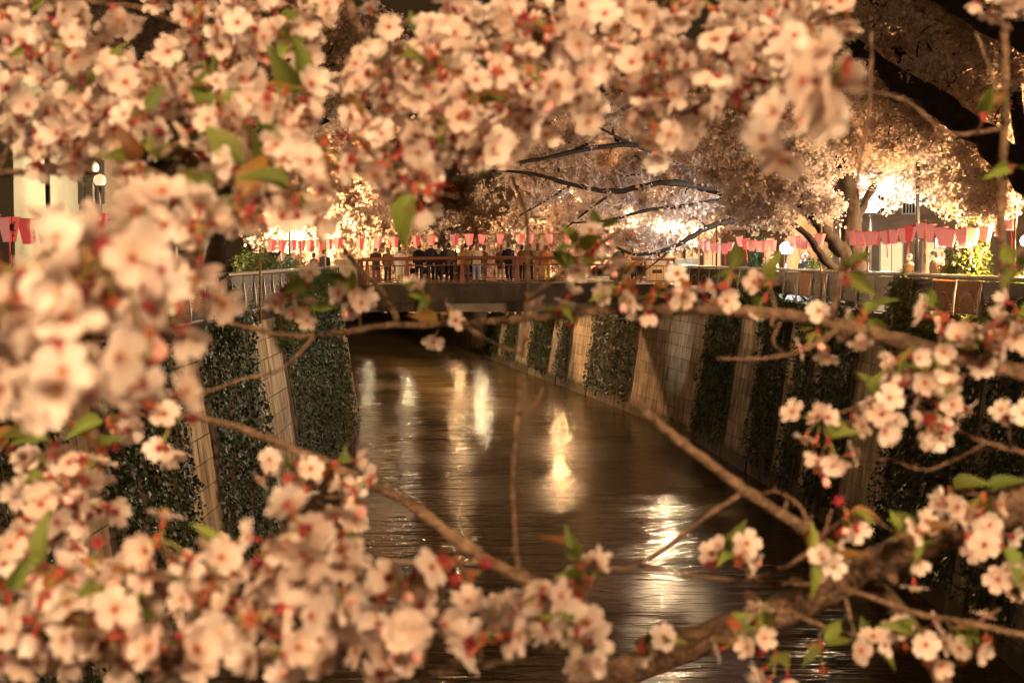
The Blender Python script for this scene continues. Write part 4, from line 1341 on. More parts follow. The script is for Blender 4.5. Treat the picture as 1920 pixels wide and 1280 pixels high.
for (X, d, h, deg, ct, tr, hr, ps, cl, lg, hc, lb) in crowd:
    x = on_bridge(X, d)
    M, arms = person(x, d, bz(x), R(deg), h, ct, tr, hr, lb, ps, cl, lg, hc)
    if X == 786: carried_bag(M, arms[0][3], .36, .27, .10, 'cloth_black', 'black briefcase held by the person in a black suit', 'briefcase')
    if X == 808: carried_bag(M, arms[0][3], .30, .34, .12, 'cloth_navy', 'dark tote bag held by the tallest person on the bridge')
    if X == 908: carried_bag(M, arms[0][3], .32, .26, .12, 'cloth_brown', 'brown handbag held by the sideways person in brown')
    if X == 1025: carried_bag(M, arms[0][3], .28, .3, .1, 'cloth_tan', 'tan handbag held by the person in mustard trousers')
    if X == 823:
        par_ = [o for o in COL.objects if o.get('label') == lb][0]
        mb = MB(); mb.hexa([(-.13, -.13, 1.45), (.13, -.13, 1.45), (.09, -.05, 1.50), (-.09, -.05, 1.50)][::-1], [(-.02, -.15, 1.27), (.02, -.15, 1.27), (.02, -.12, 1.27), (-.02, -.12, 1.27)][::-1])
        c_ = bpy.data.objects.new('hood', mb.mesh('hood', 'cloth_grey')); link(c_, par_)
# street walkers on the banks
walk = [(650, 67.5, -8.9, 'charcoal', 'black', 'short', 1.72, 30, 'person in charcoal on the left bank behind the weathered pillar'),
        (636, 69, -9.6, 'brown', 'black', 'bob', 1.6, -40, 'person in brown on the left bank behind the weathered pillar'),
        (0, 56, 11.6, 'navy', 'black', 'short', 1.72, 180, 'person in navy walking the right bank near the bluish lamp'),
        (0, 54.5, 11.2, 'charcoal', 'black', 'bob', 1.6, 190, 'person in charcoal walking the right bank near the bluish lamp'),
        (0, 58, 10.6, 'beige', 'brown', 'long', 1.6, 170, 'person in beige walking the right bank by the lanterns'),
        (0, 43, 12.0, 'tan', 'brown', 'bob', 1.62, 120, 'person in tan walking right of the thick forked trunk'),
        (0, 42.2, 12.5, 'brown', 'black', 'short', 1.7, 90, 'person in brown walking right of the thick forked trunk'),
        (0, 44.5, 13.2, 'rust', 'grey', 'long', 1.6, 240, 'person in rust beside the dark lamp pole'),
        (0, 41.5, 13.0, 'beige', 'brown', 'short', 1.7, 200, 'person in beige beside the dark lamp pole'),
        (0, 37.6, 11.9, 'charcoal', 'black', 'bob', 1.62, 10, 'dark-haired person in charcoal below the starry lamp'),
        (0, 39.4, 12.1, 'tan', 'brown', 'long', 1.62, 160, 'long-haired person in tan below the starry lamp')]
for (_, y, x, ct, tr, hr, h, deg, lb) in walk:
    person(x, y, 0, R(deg), h, ct, tr, hr, lb, 'down', 1 if h < 1.65 else 0, 'step', 'hair_black')
#PART3

# ------------------------------------------------------------------ near cherry branches with single blossoms
def flower_mesh(name, opening, seed, stam=True):
    """unit flower, petal tips at radius 1, facing +Z"""
    rr = random.Random(seed)
    mb = MB()
    for p in range(5):
        w0 = 2 * math.pi * p / 5 + rr.uniform(-.1, .1)
        er = Vector((math.cos(w0), math.sin(w0), 0)); et = Vector((-math.sin(w0), math.cos(w0), 0)); ez = Vector((0, 0, 1))
        op = opening + rr.uniform(-.14, .14)
        tw = rr.uniform(-.18, .18)
        wid = rr.uniform(.40, .46)
        i0 = len(mb.v)
        NU, NV = 6, 5
        US, HW = (0, .25, .5, .74, .91, 1.0), (.16, .58, .92, 1.0, .74, .34)
        for a in range(NU):
            u = US[a]
            half = wid * HW[a]
            for b in range(NV):
                v = -1 + 2 * b / (NV - 1)
                rad = .07 + u * (.95 - (.07 * (1 - abs(v)) if a == NU - 1 else 0)) * math.cos(op * .8)
                z = math.sin(op) * u * (.55 + .45 * u) + .10 * v * v * (u ** .7) + tw * v * u * .35 + rr.uniform(-.02, .02)
                z -= .10 * max(0, u - .75) * 4 * (.6 - op)
                mb.v.append(tuple(er * rad + et * (v * half * (1 - .12 * op)) + ez * z))
        for a in range(NU - 1):
            for b in range(NV - 1):
                q = i0 + a * NV + b
                mb.f.append((q, q + NV, q + NV + 1, q + 1)); mb.m.append(0)
    # calyx tube and sepals
    mb.tube([(0, 0, -.62), (0, 0, -.3), (0, 0, .02)], [.06, .12, .14], 6, m=1)
    for p in range(5):
        w0 = 2 * math.pi * (p + .5) / 5
        e = Vector((math.cos(w0), math.sin(w0), 0)); t = Vector((-e.y, e.x, 0))
        mb.quad([e * .1 - t * .09, e * .1 + t * .09, e * .42 + Vector((0, 0, -.06))], 1)
    if stam:
        for k in range(11):
            w0 = rr.uniform(0, 6.28); t = rr.uniform(.05, .36)
            a = Vector((.05 * math.cos(w0), .05 * math.sin(w0), .03)); b = Vector((t * math.cos(w0), t * math.sin(w0), rr.uniform(.28, .42)))
            mb.tube([a, b], [.016, .011], 3, m=3, cap=False)
            mb.ball(b, .038, m=2, nu=4, nv=2)
    return mb.mesh(name, ['petal', 'calyx', 'stamen', 'petal'], True)


FLOW = [flower_mesh('blossom', o_, i) for i, o_ in enumerate((.10, .28, .45, .75, .2, -.15))]


def bud_mesh():
    mb = MB()
    mb.ball((0, 0, .35), .38, 0, 8, 6, (1, 1, 1.35))
    mb.tube([(0, 0, -.55), (0, 0, -.2), (0, 0, .1)], [.06, .13, .2], 6, m=1)
    return mb.mesh('bud', ['bud', 'calyx'], True)


def husk_mesh(seed):
    """a blossom that has dropped its petals: red calyx star and stamens"""
    rr = random.Random(seed)
    mb = MB()
    mb.tube([(0, 0, -.62), (0, 0, -.25), (0, 0, .05)], [.06, .13, .17], 6)
    for p in range(5):
        w0 = 2 * math.pi * p / 5
        e = Vector((math.cos(w0), math.sin(w0), 0)); t = Vector((-e.y, e.x, 0))
        mb.quad([e * .1 - t * .13, e * .1 + t * .13, e * .40 + t * .05 + Vector((0, 0, .08)), e * .55 + Vector((0, 0, .0)), e * .40 - t * .05 + Vector((0, 0, .08))])
    for k in range(8):
        w0 = rr.uniform(0, 6.28); t = rr.uniform(.1, .34)
        mb.tube([(0, 0, .04), (t * math.cos(w0), t * math.sin(w0), .45)], [.022, .014], 3, cap=False)
    return mb.mesh('calyx_husk', 'calyx', True)


def leaf_mesh(fold, curl, mname):
    mb = MB()
    NU = 9
    for a in range(NU):
        u = a / (NU - 1)
        w = .27 * math.sin(math.pi * u ** .8) * (1 - .35 * u) + (.004 if 0 < a < NU - 1 else 0)
        w *= 1 + (.06 if a % 2 else -.04)
        cz = -curl * u * u
        for v in (-1, -.5, 0, .5, 1):
            mb.v.append((u * math.cos(curl * u * .6), v * w, cz + abs(v) * w * fold))
    for a in range(NU - 1):
        for b in range(4):
            q = a * 5 + b
            mb.f.append((q, q + 5, q + 6, q + 1)); mb.m.append(0)
    mb.tube([(-.16, 0, .02), (0, 0, 0)], [.016, .013], 4)
    return mb.mesh('leaf', mname, True)


BUD = bud_mesh()
HUSK = [husk_mesh(i) for i in range(2)]
LEAF = [leaf_mesh(f_, c_, m_) for f_, c_, m_ in ((.35, .25, 'young_leaf'), (.7, .5, 'young_leaf'), (.2, .1, 'young_leaf'), (.6, .7, 'bronze_leaf'), (.9, .2, 'young_leaf'), (.6, .8, 'young_leaf'), (1.1, .5, 'young_leaf'))]
CAMP = Vector((0, 0, CAMZ))
rf = random.Random(21)


def rdir(s=1.0):
    while True:
        v = Vector((rf.uniform(-1, 1), rf.uniform(-1, 1), rf.uniform(-1, 1)))
        if .05 < v.length < 1: return v.normalized() * s


def orient(pos, normal, scale, spin=None):
    q = Vector((0, 0, 1)).rotation_difference(normal)
    return Matrix.Translation(pos) @ q.to_matrix().to_4x4() @ Matrix.Rotation(rf.uniform(0, 6.28) if spin is None else spin, 4, 'Z') @ Matrix.Scale(scale, 4)


class Branch:
    def __init__(s, label, group=None, k=1.0, size=.0172):
        s.k, s.size = k, size
        s.label, s.nodes, s.root, s.n = label, [], None, 0
        s.group = group

    def limb(s, pts, sub=6, name='limb', rough=.08):
        """pts: (X, Y, depth, width in photo pixels)"""
        W_ = []
        for (X, Y, d, w) in pts:
            d *= s.k
            p = px(X, Y, d)
            W_.append((p.x, p.y, p.z, w / 2 * d / FPX))
        if s.root is None:
            s.root = thing('cherry_branch', W_[0][:3], s.label, 'branch', s.group)
        q = spline(W_, sub)
        k = len(q)
        rad = []
        for i, a in enumerate(q):
            knob = 1 + rough * math.sin(i * 2.1) + rf.uniform(-rough, rough) + (.28 if i % 7 == 3 and a[3] < .008 else 0)
            rad.append(max(.0008, a[3] * knob))
        P3 = [Vector(a[:3]) + rdir(a[3] * (.22 if a[3] < .008 else .08)) for a in q]
        mb = MB(); mb.tube(P3, rad, 12)
        # bud scars: short knobs on the bark
        for i in range(3, k - 1, 5):
            t = rdir(1); r0 = rad[i]
            mb.tube([P3[i], P3[i] + t * (r0 * 1.5 + .002), P3[i] + t * (r0 * 1.9 + .004)], [r0 * .55, r0 * .45, r0 * .2], 5)
        mb.build(name, 'bark', s.root, smooth=True)
        s.nodes += P3
        return P3

    def cluster(s, X, Y, d, nf, nl=1, nb=0, nh=0, spread=1.0, down=.35, leaf=1.0, facing=.22, twig=True, size=None):
        d *= s.k
        size = size or s.size
        c = px(X, Y, d)
        # spur point a little above and behind the blossoms
        spur = c + Vector((rf.uniform(-.012, .012), rf.uniform(.0, .02), .022))
        if twig:
            near = min(s.nodes, key=lambda p: (p - spur).length)
            L = (near - spur).length
            if L > .004:
                mid = (near + spur) / 2 + rdir(.10 * L)
                mb = MB(); r0 = min(.0035, .0014 + .010 * L)
                m2 = mid.lerp(spur, .5) + rdir(.05 * L)
                mb.tube([near, mid, m2, spur], [r0, r0 * .8, r0 * .7, .0013], 6)
                mb.build('twig', 'bark', s.root, smooth=True)
                s.nodes += [mid, m2]
        s.nodes.append(spur)
        ped = MB()
        ped.tube([spur + Vector((0, 0, .003)), spur, spur - Vector((0, 0, .008))], [.0016, .0030, .0018], 6, m=1)
        items = []
        axis = (Vector((0, 0, -down)) + rdir(.4)).normalized()
        tocam = (CAMP - c).normalized()
        kinds = ['f'] * nf + ['b'] * nb + ['h'] * nh
        for kd in kinds:
            dr = (axis * .35 + rdir(1.0)).normalized()
            L = rf.uniform(.016, .032) * spread * (.8 if kd != 'f' else 1)
            e = spur + dr * L - Vector((0, 0, .004))
            nrm = (dr * .75 + tocam * facing * rf.uniform(.2, 1.5) + rdir(.45)).normalized()
            sc = size * rf.uniform(.88, 1.1)
            tail = e - nrm * .6 * sc
            ped.tube([spur, (spur + tail) / 2 + rdir(.003), tail], [.0009, .0008, .0009], 4, m=0)
            items.append((kd, e, nrm, sc))
        o = ped.build('blossom_cluster', ['pedicel', 'calyx'], s.root, origin=spur)
        for kd, e, nrm, sc in items:
            if kd == 'f': place(rf.choice(FLOW), 'blossom', o, orient(e, nrm, sc))
            elif kd == 'b': place(BUD, 'bud', o, orient(e, nrm, sc * .72))
            else: place(rf.choice(HUSK), 'calyx_husk', o, orient(e, nrm, sc))
        for k in range(nl):
            dx = (rdir(1) + Vector((0, -.2, .45))).normalized()
            up = (tocam * .8 + rdir(.6) + Vector((0, 0, .5)))
            up = (up - dx * up.dot(dx)).normalized()
            Mr = Matrix((dx, up.cross(dx), up)).transposed().to_4x4()
            sc = rf.uniform(.022, .038) * leaf
            place(rf.choice(LEAF), 'leaf', o, Matrix.Translation(spur + dx * sc * .15) @ Mr @ Matrix.Scale(sc, 4))
        s.n += 1

    def fill(s, ells, spacing, nf=(4, 6), leafp=.3, huskp=.35, budp=.25, spread=1.0, leaf=1.0, husks=(1, 2, 3)):
        """blossom clusters spread over volumes (X, Y, rx, ry, depth0, depth1) of the branch"""
        pts = []
        for (X, Y, rx, ry, d0, d1) in ells:
            n = max(1, int(math.pi * rx * ry / (spacing ** 2) * 1.25))
            tries = 0
            got = 0
            while got < n and tries < n * 14:
                tries += 1
                a, r = rf.uniform(0, 6.283), math.sqrt(rf.random())
                x, y, d = X + rx * r * math.cos(a), Y + ry * r * math.sin(a), rf.uniform(d0, d1)
                if all((x - p[0]) ** 2 + (y - p[1]) ** 2 + ((d - p[2]) * 500) ** 2 > (spacing * .8) ** 2 for p in pts):
                    pts.append((x, y, d)); got += 1
        nd = [px(*p) for p in pts]
        order = sorted(range(len(pts)), key=lambda i: min((nd[i] - q).length for q in s.nodes))
        for i in order:
            x, y, d = pts[i]
            s.cluster(x, y, d, rf.randint(*nf), (rf.choice((1, 1, 2, 3)) if rf.random() < leafp else 0), (1 if rf.random() < budp else 0), (rf.choice(husks) if rf.random() < huskp else 0), spread=spread, leaf=leaf)
        return len(pts)


# 1 top left corner
B = Branch('blossom-laden cherry branch filling the corner above the cream house')
B.limb([(-80, 330, 1.65, 16), (0, 325, 1.65, 14), (100, 322, 1.66, 12), (185, 325, 1.68, 9)])
B.limb([(-60, 120, 1.8, 14), (60, 150, 1.8, 11), (170, 190, 1.82, 9), (300, 240, 1.8, 6)])
B.limb([(0, 322, 1.65, 9), (20, 270, 1.7, 7), (70, 230, 1.75, 5)])
B.fill([(40, 60, 90, 75, 1.5, 1.9), (130, 30, 60, 40, 1.6, 1.9), (60, 180, 110, 90, 1.4, 1.8), (210, 230, 110, 70, 1.35, 1.7), (110, 285, 120, 45, 1.4, 1.7), (215, 70, 40, 40, 1.6, 1.8), (290, 200, 60, 50, 1.4, 1.7)], 56, leafp=.35)
# 2 top, left of centre
B = Branch('cherry branch with open blossoms across the dark gap above the left bank')
B.limb([(120, -20, 1.9, 12), (180, 5, 1.9, 11), (260, 15, 1.9, 10), (340, 45, 1.9, 8), (420, 55, 1.9, 6)])
B.limb([(300, -30, 1.85, 9), (370, 40, 1.85, 8), (345, 100, 1.85, 6), (340, 140, 1.85, 5)])
B.limb([(470, -30, 1.9, 11), (500, 60, 1.9, 8), (570, 120, 1.9, 6), (600, 150, 1.9, 4)])
B.limb([(560, -30, 1.9, 9), (590, 60, 1.9, 7), (530, 140, 1.9, 5)])
B.fill([(290, 10, 40, 20, 1.7, 1.9), (430, 40, 75, 65, 1.6, 1.95), (590, 45, 80, 55, 1.6, 1.95), (560, 110, 90, 50, 1.6, 1.9), (340, 140, 60, 50, 1.5, 1.8), (480, 120, 50, 30, 1.6, 1.9), (400, 200, 70, 50, 1.4, 1.7)], 58, leafp=.3)
# 3 top centre
B = Branch('dense blossom branch hanging over the middle of the view')
B.limb([(640, -40, 1.8, 18), (690, 70, 1.8, 14), (780, 35, 1.85, 14), (940, 15, 1.85, 15), (1100, 10, 1.85, 13)])
B.limb([(700, 60, 1.8, 11), (730, 150, 1.75, 9), (810, 230, 1.72, 7), (870, 290, 1.7, 5)])
B.limb([(900, 15, 1.85, 11), (960, 110, 1.8, 9), (1040, 200, 1.75, 6)])
B.fill([(770, 100, 85, 60, 1.45, 1.85), (700, 190, 80, 45, 1.4, 1.75), (810, 190, 120, 80, 1.4, 1.8), (950, 90, 100, 70, 1.45, 1.85), (930, 190, 120, 70, 1.4, 1.75), (1040, 170, 90, 60, 1.4, 1.8), (870, 275, 90, 40, 1.4, 1.7), (1010, 270, 35, 45, 1.3, 1.5)], 56, leafp=.3)
# 4 top right of centre
B = Branch('dense blossom branch over the bridge with its ragged tip toward the forked trunk')
B.limb([(1060, -40, 1.85, 18), (1160, 40, 1.85, 15), (1290, 90, 1.82, 12), (1420, 110, 1.8, 9), (1540, 60, 1.8, 6)])
B.limb([(1280, 90, 1.82, 10), (1310, 170, 1.75, 8), (1270, 260, 1.72, 6), (1210, 300, 1.7, 4)])
B.limb([(1380, -40, 1.9, 12), (1450, 30, 1.88, 9), (1580, 20, 1.85, 6)])
B.fill([(1150, 60, 100, 65, 1.45, 1.9), (1170, 160, 110, 65, 1.4, 1.8), (1290, 110, 100, 90, 1.45, 1.85), (1400, 60, 100, 75, 1.45, 1.85), (1420, 145, 80, 55, 1.4, 1.75), (1530, 30, 80, 45, 1.5, 1.85), (1330, 215, 60, 35, 1.4, 1.7), (1230, 285, 50, 35, 1.4, 1.65), (1480, 110, 60, 50, 1.45, 1.8), (1150, 235, 70, 30, 1.45, 1.7), (1050, 90, 60, 70, 1.5, 1.85)], 57, leafp=.16)
# 5 the blurred hanging spray
B = Branch('short soft blossom spray dangling before the white floodlights')
B.limb([(1470, -60, .95, 12), (1510, 40, .95, 9), (1535, 130, .92, 7), (1520, 220, .9, 5)])
B.fill([(1525, 225, 42, 45, .82, .95), (1500, 285, 25, 22, .82, .92), (1570, 185, 22, 20, .84, .92)], 62, nf=(4, 5), leafp=.0, huskp=.2)
# 6 mid left
B = Branch('soft blossom branch with green leaves in front of the left bank lanterns', k=1.28, size=.0168)
B.limb([(200, 180, 1.25, 18), (330, 230, 1.22, 14), (470, 270, 1.2, 12), (620, 310, 1.15, 10), (760, 350, 1.1, 7), (860, 370, 1.1, 4)])
B.limb([(470, 270, 1.2, 9), (540, 360, 1.15, 8), (600, 440, 1.12, 6), (560, 490, 1.1, 4)])
B.limb([(330, 230, 1.22, 9), (370, 330, 1.15, 7), (430, 420, 1.1, 5)])
B.fill([(780, 345, 90, 65, 1.0, 1.25), (690, 290, 70, 45, 1.0, 1.3), (560, 240, 80, 60, 1.0, 1.3), (560, 380, 80, 55, .95, 1.2), (450, 320, 80, 60, .95, 1.25), (500, 460, 70, 45, .95, 1.15), (610, 330, 50, 40, 1.0, 1.2), (380, 270, 70, 50, 1.0, 1.3), (330, 380, 80, 50, .95, 1.2)], 66, leafp=.65, huskp=.8, leaf=1.6, husks=(2, 3, 4, 5))
# 7 big soft mass at left
B = Branch('nearest blossom mass, very soft, covering the left bank and wall', k=1.18, size=.0168)
B.limb([(-120, 500, .80, 34), (20, 520, .80, 28), (160, 560, .80, 22), (300, 600, .80, 15), (400, 640, .82, 8)])
B.limb([(-100, 640, .75, 30), (30, 680, .75, 24), (140, 720, .75, 16), (250, 740, .76, 9)])
B.limb([(20, 525, .80, 18), (130, 535, .85, 14), (250, 480, .88, 9), (380, 450, .9, 6)])
B.fill([(60, 575, 100, 40, .70, .9), (255, 505, 60, 70, .70, .9), (340, 470, 75, 75, .75, .95), (60, 600, 110, 70, .66, .82), (200, 600, 110, 65, .66, .82), (335, 580, 70, 75, .72, .88), (60, 700, 100, 70, .62, .76), (185, 715, 95, 65, .62, .76), (110, 770, 110, 35, .62, .74), (390, 650, 25, 25, .8, .9), (405, 550, 25, 60, .8, .95)], 86, nf=(4, 6), leafp=.18, huskp=.45, budp=.2)
# 8 left middle, below the mass
B = Branch('blossom twig with hanging green leaves at the left wall top', k=1.2, size=.0168)
B.limb([(-40, 1010, 1.2, 14), (40, 1020, 1.2, 12), (110, 990, 1.22, 9), (190, 960, 1.22, 6)])
B.limb([(40, 1020, 1.2, 8), (30, 920, 1.2, 6), (80, 850, 1.2, 5), (220, 830, 1.22, 4)])
B.fill([(45, 930, 60, 50, 1.1, 1.3), (130, 960, 70, 45, 1.1, 1.3), (60, 1010, 60, 40, 1.1, 1.3), (150, 1020, 55, 30, 1.1, 1.25)], 60, leafp=.7, huskp=.6, leaf=1.2)
for X, Y, nf, nl in ((90, 850, 0, 4), (40, 835, 1, 3), (215, 830, 2, 1), (305, 830, 3, 1), (160, 885, 1, 3)):
    B.cluster(X, Y, 1.2, nf, nl, 0, 2, leaf=1.2)
# 9 bottom
B = Branch('thick bank of pale blossoms along the bottom of the view over the water', k=1.15, size=.0168)
B.limb([(-60, 1240, 1.0, 26), (150, 1230, 1.02, 22), (380, 1240, 1.02, 18), (600, 1215, 1.05, 14), (800, 1235, 1.08, 10), (960, 1240, 1.1, 7)])
B.limb([(150, 1230, 1.02, 12), (240, 1150, 1.05, 9), (330, 1090, 1.08, 6)])
B.limb([(420, 1235, 1.02, 11), (500, 1140, 1.06, 8), (590, 1060, 1.1, 6)])
B.fill([(70, 1120, 90, 80, .92, 1.15), (200, 1140, 80, 75, .92, 1.15), (330, 1120, 75, 75, .92, 1.15), (110, 1235, 120, 55, .85, 1.05), (300, 1225, 110, 55, .85, 1.05), (460, 1160, 85, 85, .9, 1.1), (590, 1110, 70, 80, .95, 1.15), (530, 1235, 120, 50, .88, 1.05), (740, 1120, 28, 55, 1.0, 1.1), (680, 1200, 70, 60, .95, 1.1)], 70, nf=(4, 6), leafp=.3, huskp=.55)
B = Branch('blossom clusters with red calyxes low over the water beside the bottom bank of blossoms', k=1.15, size=.0168)
B.limb([(640, 1340, 1.1, 16), (760, 1270, 1.1, 13), (900, 1250, 1.12, 11), (1010, 1220, 1.14, 9), (1110, 1160, 1.15, 6)])
B.limb([(760, 1270, 1.1, 8), (800, 1190, 1.12, 6), (830, 1120, 1.13, 4)])
B.limb([(900, 1250, 1.12, 7), (905, 1160, 1.13, 4)])
B.fill([(780, 1225, 80, 50, .98, 1.15), (910, 1220, 80, 50, 1.0, 1.15), (1010, 1170, 50, 60, 1.02, 1.18), (1120, 1150, 45, 35, 1.05, 1.2), (1060, 1220, 60, 50, 1.02, 1.18)], 66, nf=(4, 6), leafp=.45, huskp=.5)
B.cluster(830, 1105, 1.12, 0, 0, 0, 5); B.cluster(905, 1120, 1.13, 0, 0, 0, 4); B.cluster(1075, 1105, 1.15, 1, 3, 0, 0, leaf=1.3)

# 10 the long horizontal branch below the bridge
B = Branch('long thin cherry branch crossing below the bridge with scattered blossoms and leaves', k=1.22, size=.0152)
B.limb([(2000, 725, 1.3, 36), (1920, 700, 1.3, 34), (1770, 660, 1.32, 30), (1640, 625, 1.34, 27), (1530, 600, 1.36, 24), (1400, 585, 1.38, 21), (1280, 580, 1.4, 20), (1150, 580, 1.42, 18),
        (1050, 590, 1.44, 16), (960, 600, 1.45, 14), (850, 607, 1.46, 12), (720, 610, 1.48, 11), (650, 622, 1.48, 11), (560, 630, 1.5, 10), (490, 620, 1.5, 9), (430, 605, 1.5, 7)], sub=5)
B.limb([(590, 630, 1.49, 7), (530, 690, 1.48, 6), (450, 712, 1.47, 5), (360, 745, 1.46, 5), (300, 765, 1.46, 4)])
B.limb([(870, 610, 1.46, 8), (920, 640, 1.46, 7), (980, 665, 1.46, 6)])
B.limb([(745, 600, 1.48, 11), (715, 545, 1.5, 10), (670, 500, 1.52, 8), (640, 460, 1.54, 5)], name='twig')
B.limb([(1580, 612, 1.35, 10), (1510, 655, 1.36, 9), (1430, 672, 1.38, 7), (1345, 672, 1.4, 5)])
B.limb([(1470, 590, 1.37, 7), (1450, 640, 1.38, 6), (1480, 668, 1.38, 5)], name='twig')
B.limb([(1560, 600, 1.35, 10), (1590, 440, 1.33, 9), (1608, 330, 1.3, 8), (1630, 200, 1.3, 7), (1634, 60, 1.3, 6)])
B.limb([(980, 670, 1.42, 9), (985, 590, 1.42, 9), (990, 480, 1.42, 8), (985, 400, 1.43, 7), (960, 330, 1.44, 6)], name='twig')
B.limb([(985, 560, 1.42, 9), (1050, 515, 1.42, 8), (1110, 470, 1.43, 7), (1165, 430, 1.43, 5)], name='twig')
for X, Y, nf, nl, nb, nh, dd in ((515, 590, 3, 2, 0, 1, 1.48), (560, 565, 1, 3, 0, 1, 1.48), (575, 612, 2, 1, 0, 1, 1.48), (670, 585, 4, 2, 1, 1, 1.47), (640, 570, 1, 2, 0, 0, 1.48), (795, 590, 2, 3, 0, 0, 1.46), (810, 632, 3, 1, 0, 0, 1.46),
                           (1040, 615, 3, 2, 0, 1, 1.42), (1095, 500, 2, 4, 0, 1, 1.4), (1130, 470, 4, 3, 1, 1, 1.4), (1075, 545, 0, 3, 0, 1, 1.42), (1185, 560, 5, 2, 1, 1, 1.4), (1235, 580, 4, 1, 0, 1, 1.39), (1160, 590, 1, 2, 1, 1, 1.4),
                           (1290, 560, 3, 1, 1, 2, 1.38), (1330, 600, 2, 0, 0, 2, 1.38), (1360, 550, 3, 2, 0, 1, 1.37), (1430, 565, 2, 2, 0, 3, 1.37), (1440, 590, 1, 1, 0, 0, 1.37), (1585, 545, 0, 4, 0, 2, 1.34), (1555, 655, 5, 2, 1, 3, 1.35), (1610, 640, 2, 2, 0, 3, 1.34), (1620, 625, 1, 1, 0, 0, 1.33)):
    B.cluster(X, Y, dd, nf, nl, nb, nh, leaf=1.15)

# 11 diagonal branch over the water
B = Branch('bare brown branch slanting down across the left wall and water', k=1.22, size=.0152)
B.limb([(1060, 1120, 1.25, 26), (1030, 1102, 1.26, 25), (950, 1070, 1.28, 24), (860, 1015, 1.3, 22), (780, 952, 1.31, 20), (700, 910, 1.32, 19), (640, 880, 1.33, 18), (520, 830, 1.34, 15), (430, 795, 1.36, 13), (310, 772, 1.38, 10)])
B.limb([(972, 1075, 1.28, 9), (966, 1000, 1.28, 9), (962, 900, 1.3, 9), (968, 800, 1.32, 9), (978, 700, 1.35, 8)])
B.limb([(972, 775, 1.32, 7), (1005, 755, 1.32, 6), (1018, 725, 1.32, 4)], name='twig')
B.limb([(920, 1050, 1.28, 7), (860, 1056, 1.28, 6), (790, 1054, 1.29, 5), (720, 1050, 1.29, 4)], name='twig')
B.limb([(660, 890, 1.32, 12), (640, 950, 1.3, 9), (600, 1010, 1.28, 8), (560, 1060, 1.26, 6)], name='twig')
B.limb([(800, 960, 1.31, 6), (775, 965, 1.31, 5), (760, 972, 1.31, 4)], name='twig')
B.limb([(870, 1020, 1.3, 5), (878, 1000, 1.3, 4), (890, 988, 1.3, 3)], name='twig')
for X, Y, nf, nl, nb, nh in ((575, 925, 5, 1, 1, 2), (545, 905, 3, 0, 0, 1), (670, 975, 4, 0, 0, 2), (690, 935, 2, 0, 1, 0), (615, 905, 2, 2, 0, 0)):
    B.cluster(X, Y, 1.25, nf, nl, nb, nh, leaf=1.2)

# 12 heavy limb bottom right with its side branches
B = Branch('heavy grey-brown cherry limb crossing low at the right with forked side branches', k=1.22, size=.0152)
B.limb([(2010, 890, 1.22, 84), (1920, 935, 1.25, 80), (1740, 1012, 1.3, 70), (1600, 1078, 1.34, 64), (1480, 1140, 1.36, 62), (1300, 1205, 1.4, 62), (1150, 1265, 1.43, 56), (1040, 1320, 1.45, 50)], sub=9, rough=.05)
B.limb([(1610, 1075, 1.34, 40), (1680, 1140, 1.33, 36), (1735, 1220, 1.32, 32), (1790, 1320, 1.3, 28)], rough=.05)
B.limb([(1600, 1065, 1.34, 26), (1540, 1015, 1.34, 23), (1480, 970, 1.33, 21), (1395, 918, 1.32, 19), (1280, 830, 1.31, 17), (1220, 780, 1.3, 15), (1187, 745, 1.3, 12)])
B.limb([(1393, 922, 1.32, 9), (1300, 985, 1.34, 8), (1200, 1058, 1.36, 7), (1130, 1066, 1.36, 7), (1080, 1092, 1.36, 6)])
B.limb([(1200, 1058, 1.36, 7), (1330, 1082, 1.33, 7), (1500, 1095, 1.28, 8), (1600, 1108, 1.25, 9), (1720, 1150, 1.22, 10), (1800, 1165, 1.2, 11), (1930, 1192, 1.18, 12)])
B.limb([(1290, 1212, 1.36, 8), (1400, 1155, 1.3, 9), (1480, 1150, 1.28, 9), (1560, 1180, 1.27, 8), (1680, 1205, 1.25, 6)])
B.limb([(1525, 1005, 1.33, 9), (1500, 950, 1.33, 8), (1460, 922, 1.33, 6), (1430, 925, 1.33, 5)], name='twig')
B.limb([(1540, 1015, 1.33, 9), (1470, 1065, 1.32, 7), (1400, 1085, 1.31, 6)], name='twig')
B.limb([(1585, 1120, 1.25, 8), (1600, 1180, 1.25, 6), (1620, 1210, 1.25, 4)], name='twig')
B.limb([(1830, 1170, 1.2, 7), (1875, 1140, 1.2, 6)], name='twig')
B.limb([(1545, 1000, 1.33, 7), (1560, 955, 1.33, 5)], name='twig')
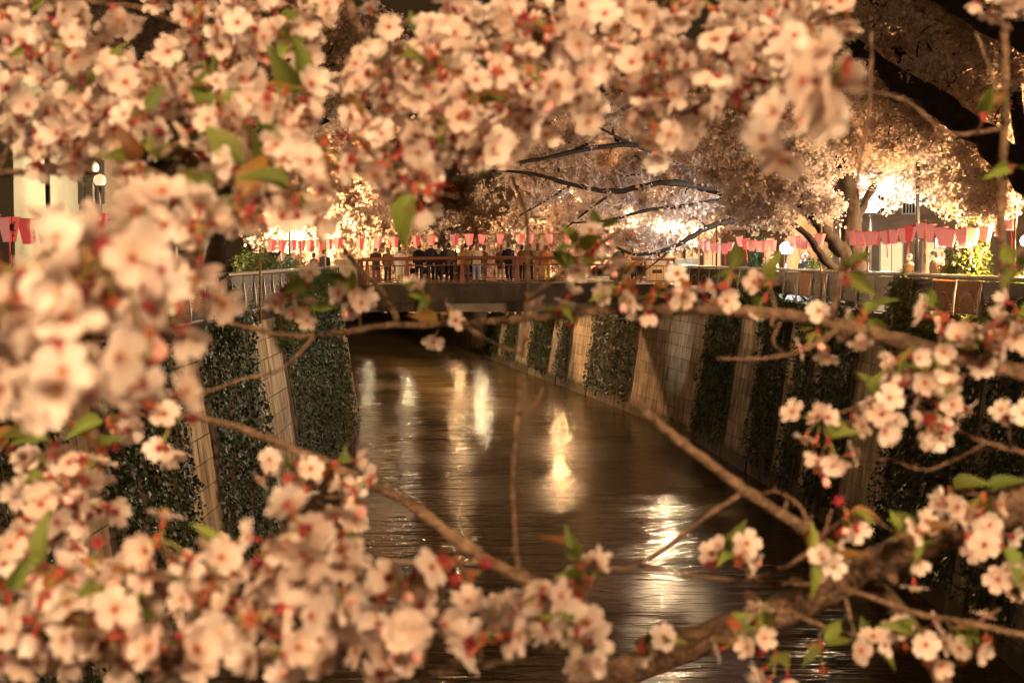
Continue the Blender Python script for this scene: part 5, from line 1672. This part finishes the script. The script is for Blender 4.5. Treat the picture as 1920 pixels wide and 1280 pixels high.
for X, Y, nf, nl, nb, nh in ((1370, 1080, 4, 2, 1, 3), (1350, 1065, 2, 1, 0, 1), (1565, 1105, 3, 2, 0, 1), (1530, 1050, 2, 1, 0, 0), (1505, 1075, 0, 4, 0, 0), (1585, 1000, 1, 2, 1, 3), (1670, 1045, 3, 2, 0, 0), (1715, 1040, 1, 4, 0, 0),
                       (1720, 1085, 1, 1, 0, 0), (1805, 1045, 3, 0, 0, 0), (1710, 1225, 4, 1, 0, 2), (1730, 1250, 3, 0, 0, 1), (1800, 1215, 4, 2, 1, 0), (1615, 1255, 4, 2, 0, 2), (1540, 1250, 0, 3, 0, 3), (1440, 1225, 4, 3, 0, 1), (1380, 1240, 2, 2, 0, 3),
                       (1460, 1265, 4, 1, 0, 0), (1200, 1245, 2, 3, 0, 2), (1835, 965, 5, 2, 0, 1), (1790, 960, 4, 1, 0, 1), (1890, 960, 2, 1, 0, 0), (1890, 1060, 5, 1, 0, 1), (1905, 1110, 4, 0, 0, 2), (1860, 1030, 3, 0, 1, 0), (1830, 1260, 0, 2, 0, 3)):
    B.cluster(X, Y, 1.24, nf, nl, nb, nh, leaf=1.1)

# 13 right hand sprays
B = Branch('cherry branch with tidy blossom sprays before the ivy of the right wall', k=1.22, size=.0152)
B.limb([(1880, -40, 1.3, 16), (1885, 120, 1.3, 15), (1882, 260, 1.3, 14), (1876, 400, 1.3, 17), (1882, 520, 1.3, 15), (1870, 620, 1.3, 12), (1840, 690, 1.3, 9)])
B.limb([(1990, 440, 1.3, 18), (1930, 465, 1.3, 16), (1885, 480, 1.3, 14)])
B.limb([(1995, 880, 1.3, 10), (1920, 850, 1.3, 9), (1850, 830, 1.32, 8), (1780, 800, 1.33, 6), (1720, 760, 1.34, 5)])
B.limb([(1850, 830, 1.32, 7), (1740, 880, 1.33, 6), (1660, 860, 1.34, 5), (1560, 880, 1.36, 4)])
B.limb([(1840, 690, 1.3, 8), (1770, 720, 1.32, 6), (1700, 745, 1.33, 5), (1650, 790, 1.34, 4)])
B.limb([(1882, 240, 1.3, 8), (1780, 250, 1.3, 7), (1700, 190, 1.3, 6), (1600, 165, 1.3, 4)])
B.limb([(1882, 200, 1.3, 7), (1830, 60, 1.3, 5)], name='twig')
for X, Y, nf, nl, nb, nh in ((1535, 820, 3, 1, 0, 1), (1555, 860, 4, 2, 0, 0), (1570, 905, 2, 0, 1, 2), (1630, 790, 5, 2, 0, 1), (1655, 815, 4, 0, 0, 1), (1690, 755, 4, 1, 0, 1), (1745, 725, 5, 2, 0, 1), (1715, 700, 3, 1, 0, 1), (1780, 800, 5, 2, 0, 1), (1755, 840, 4, 0, 1, 1),
                       (1800, 775, 3, 0, 0, 2), (1830, 645, 4, 2, 1, 1), (1870, 680, 5, 1, 0, 1), (1905, 660, 4, 0, 0, 0), (1800, 680, 3, 1, 0, 1), (1890, 620, 2, 2, 0, 0), (1780, 620, 2, 2, 1, 2), (1915, 820, 3, 1, 0, 0), (1870, 250, 0, 4, 0, 0), (1880, 350, 0, 2, 0, 0), (1905, 540, 0, 3, 0, 0), (1895, 15, 4, 0, 0, 1), (1870, 10, 3, 0, 0, 0)):
    B.cluster(X, Y, 1.27, nf, nl, nb, nh, leaf=1.1)
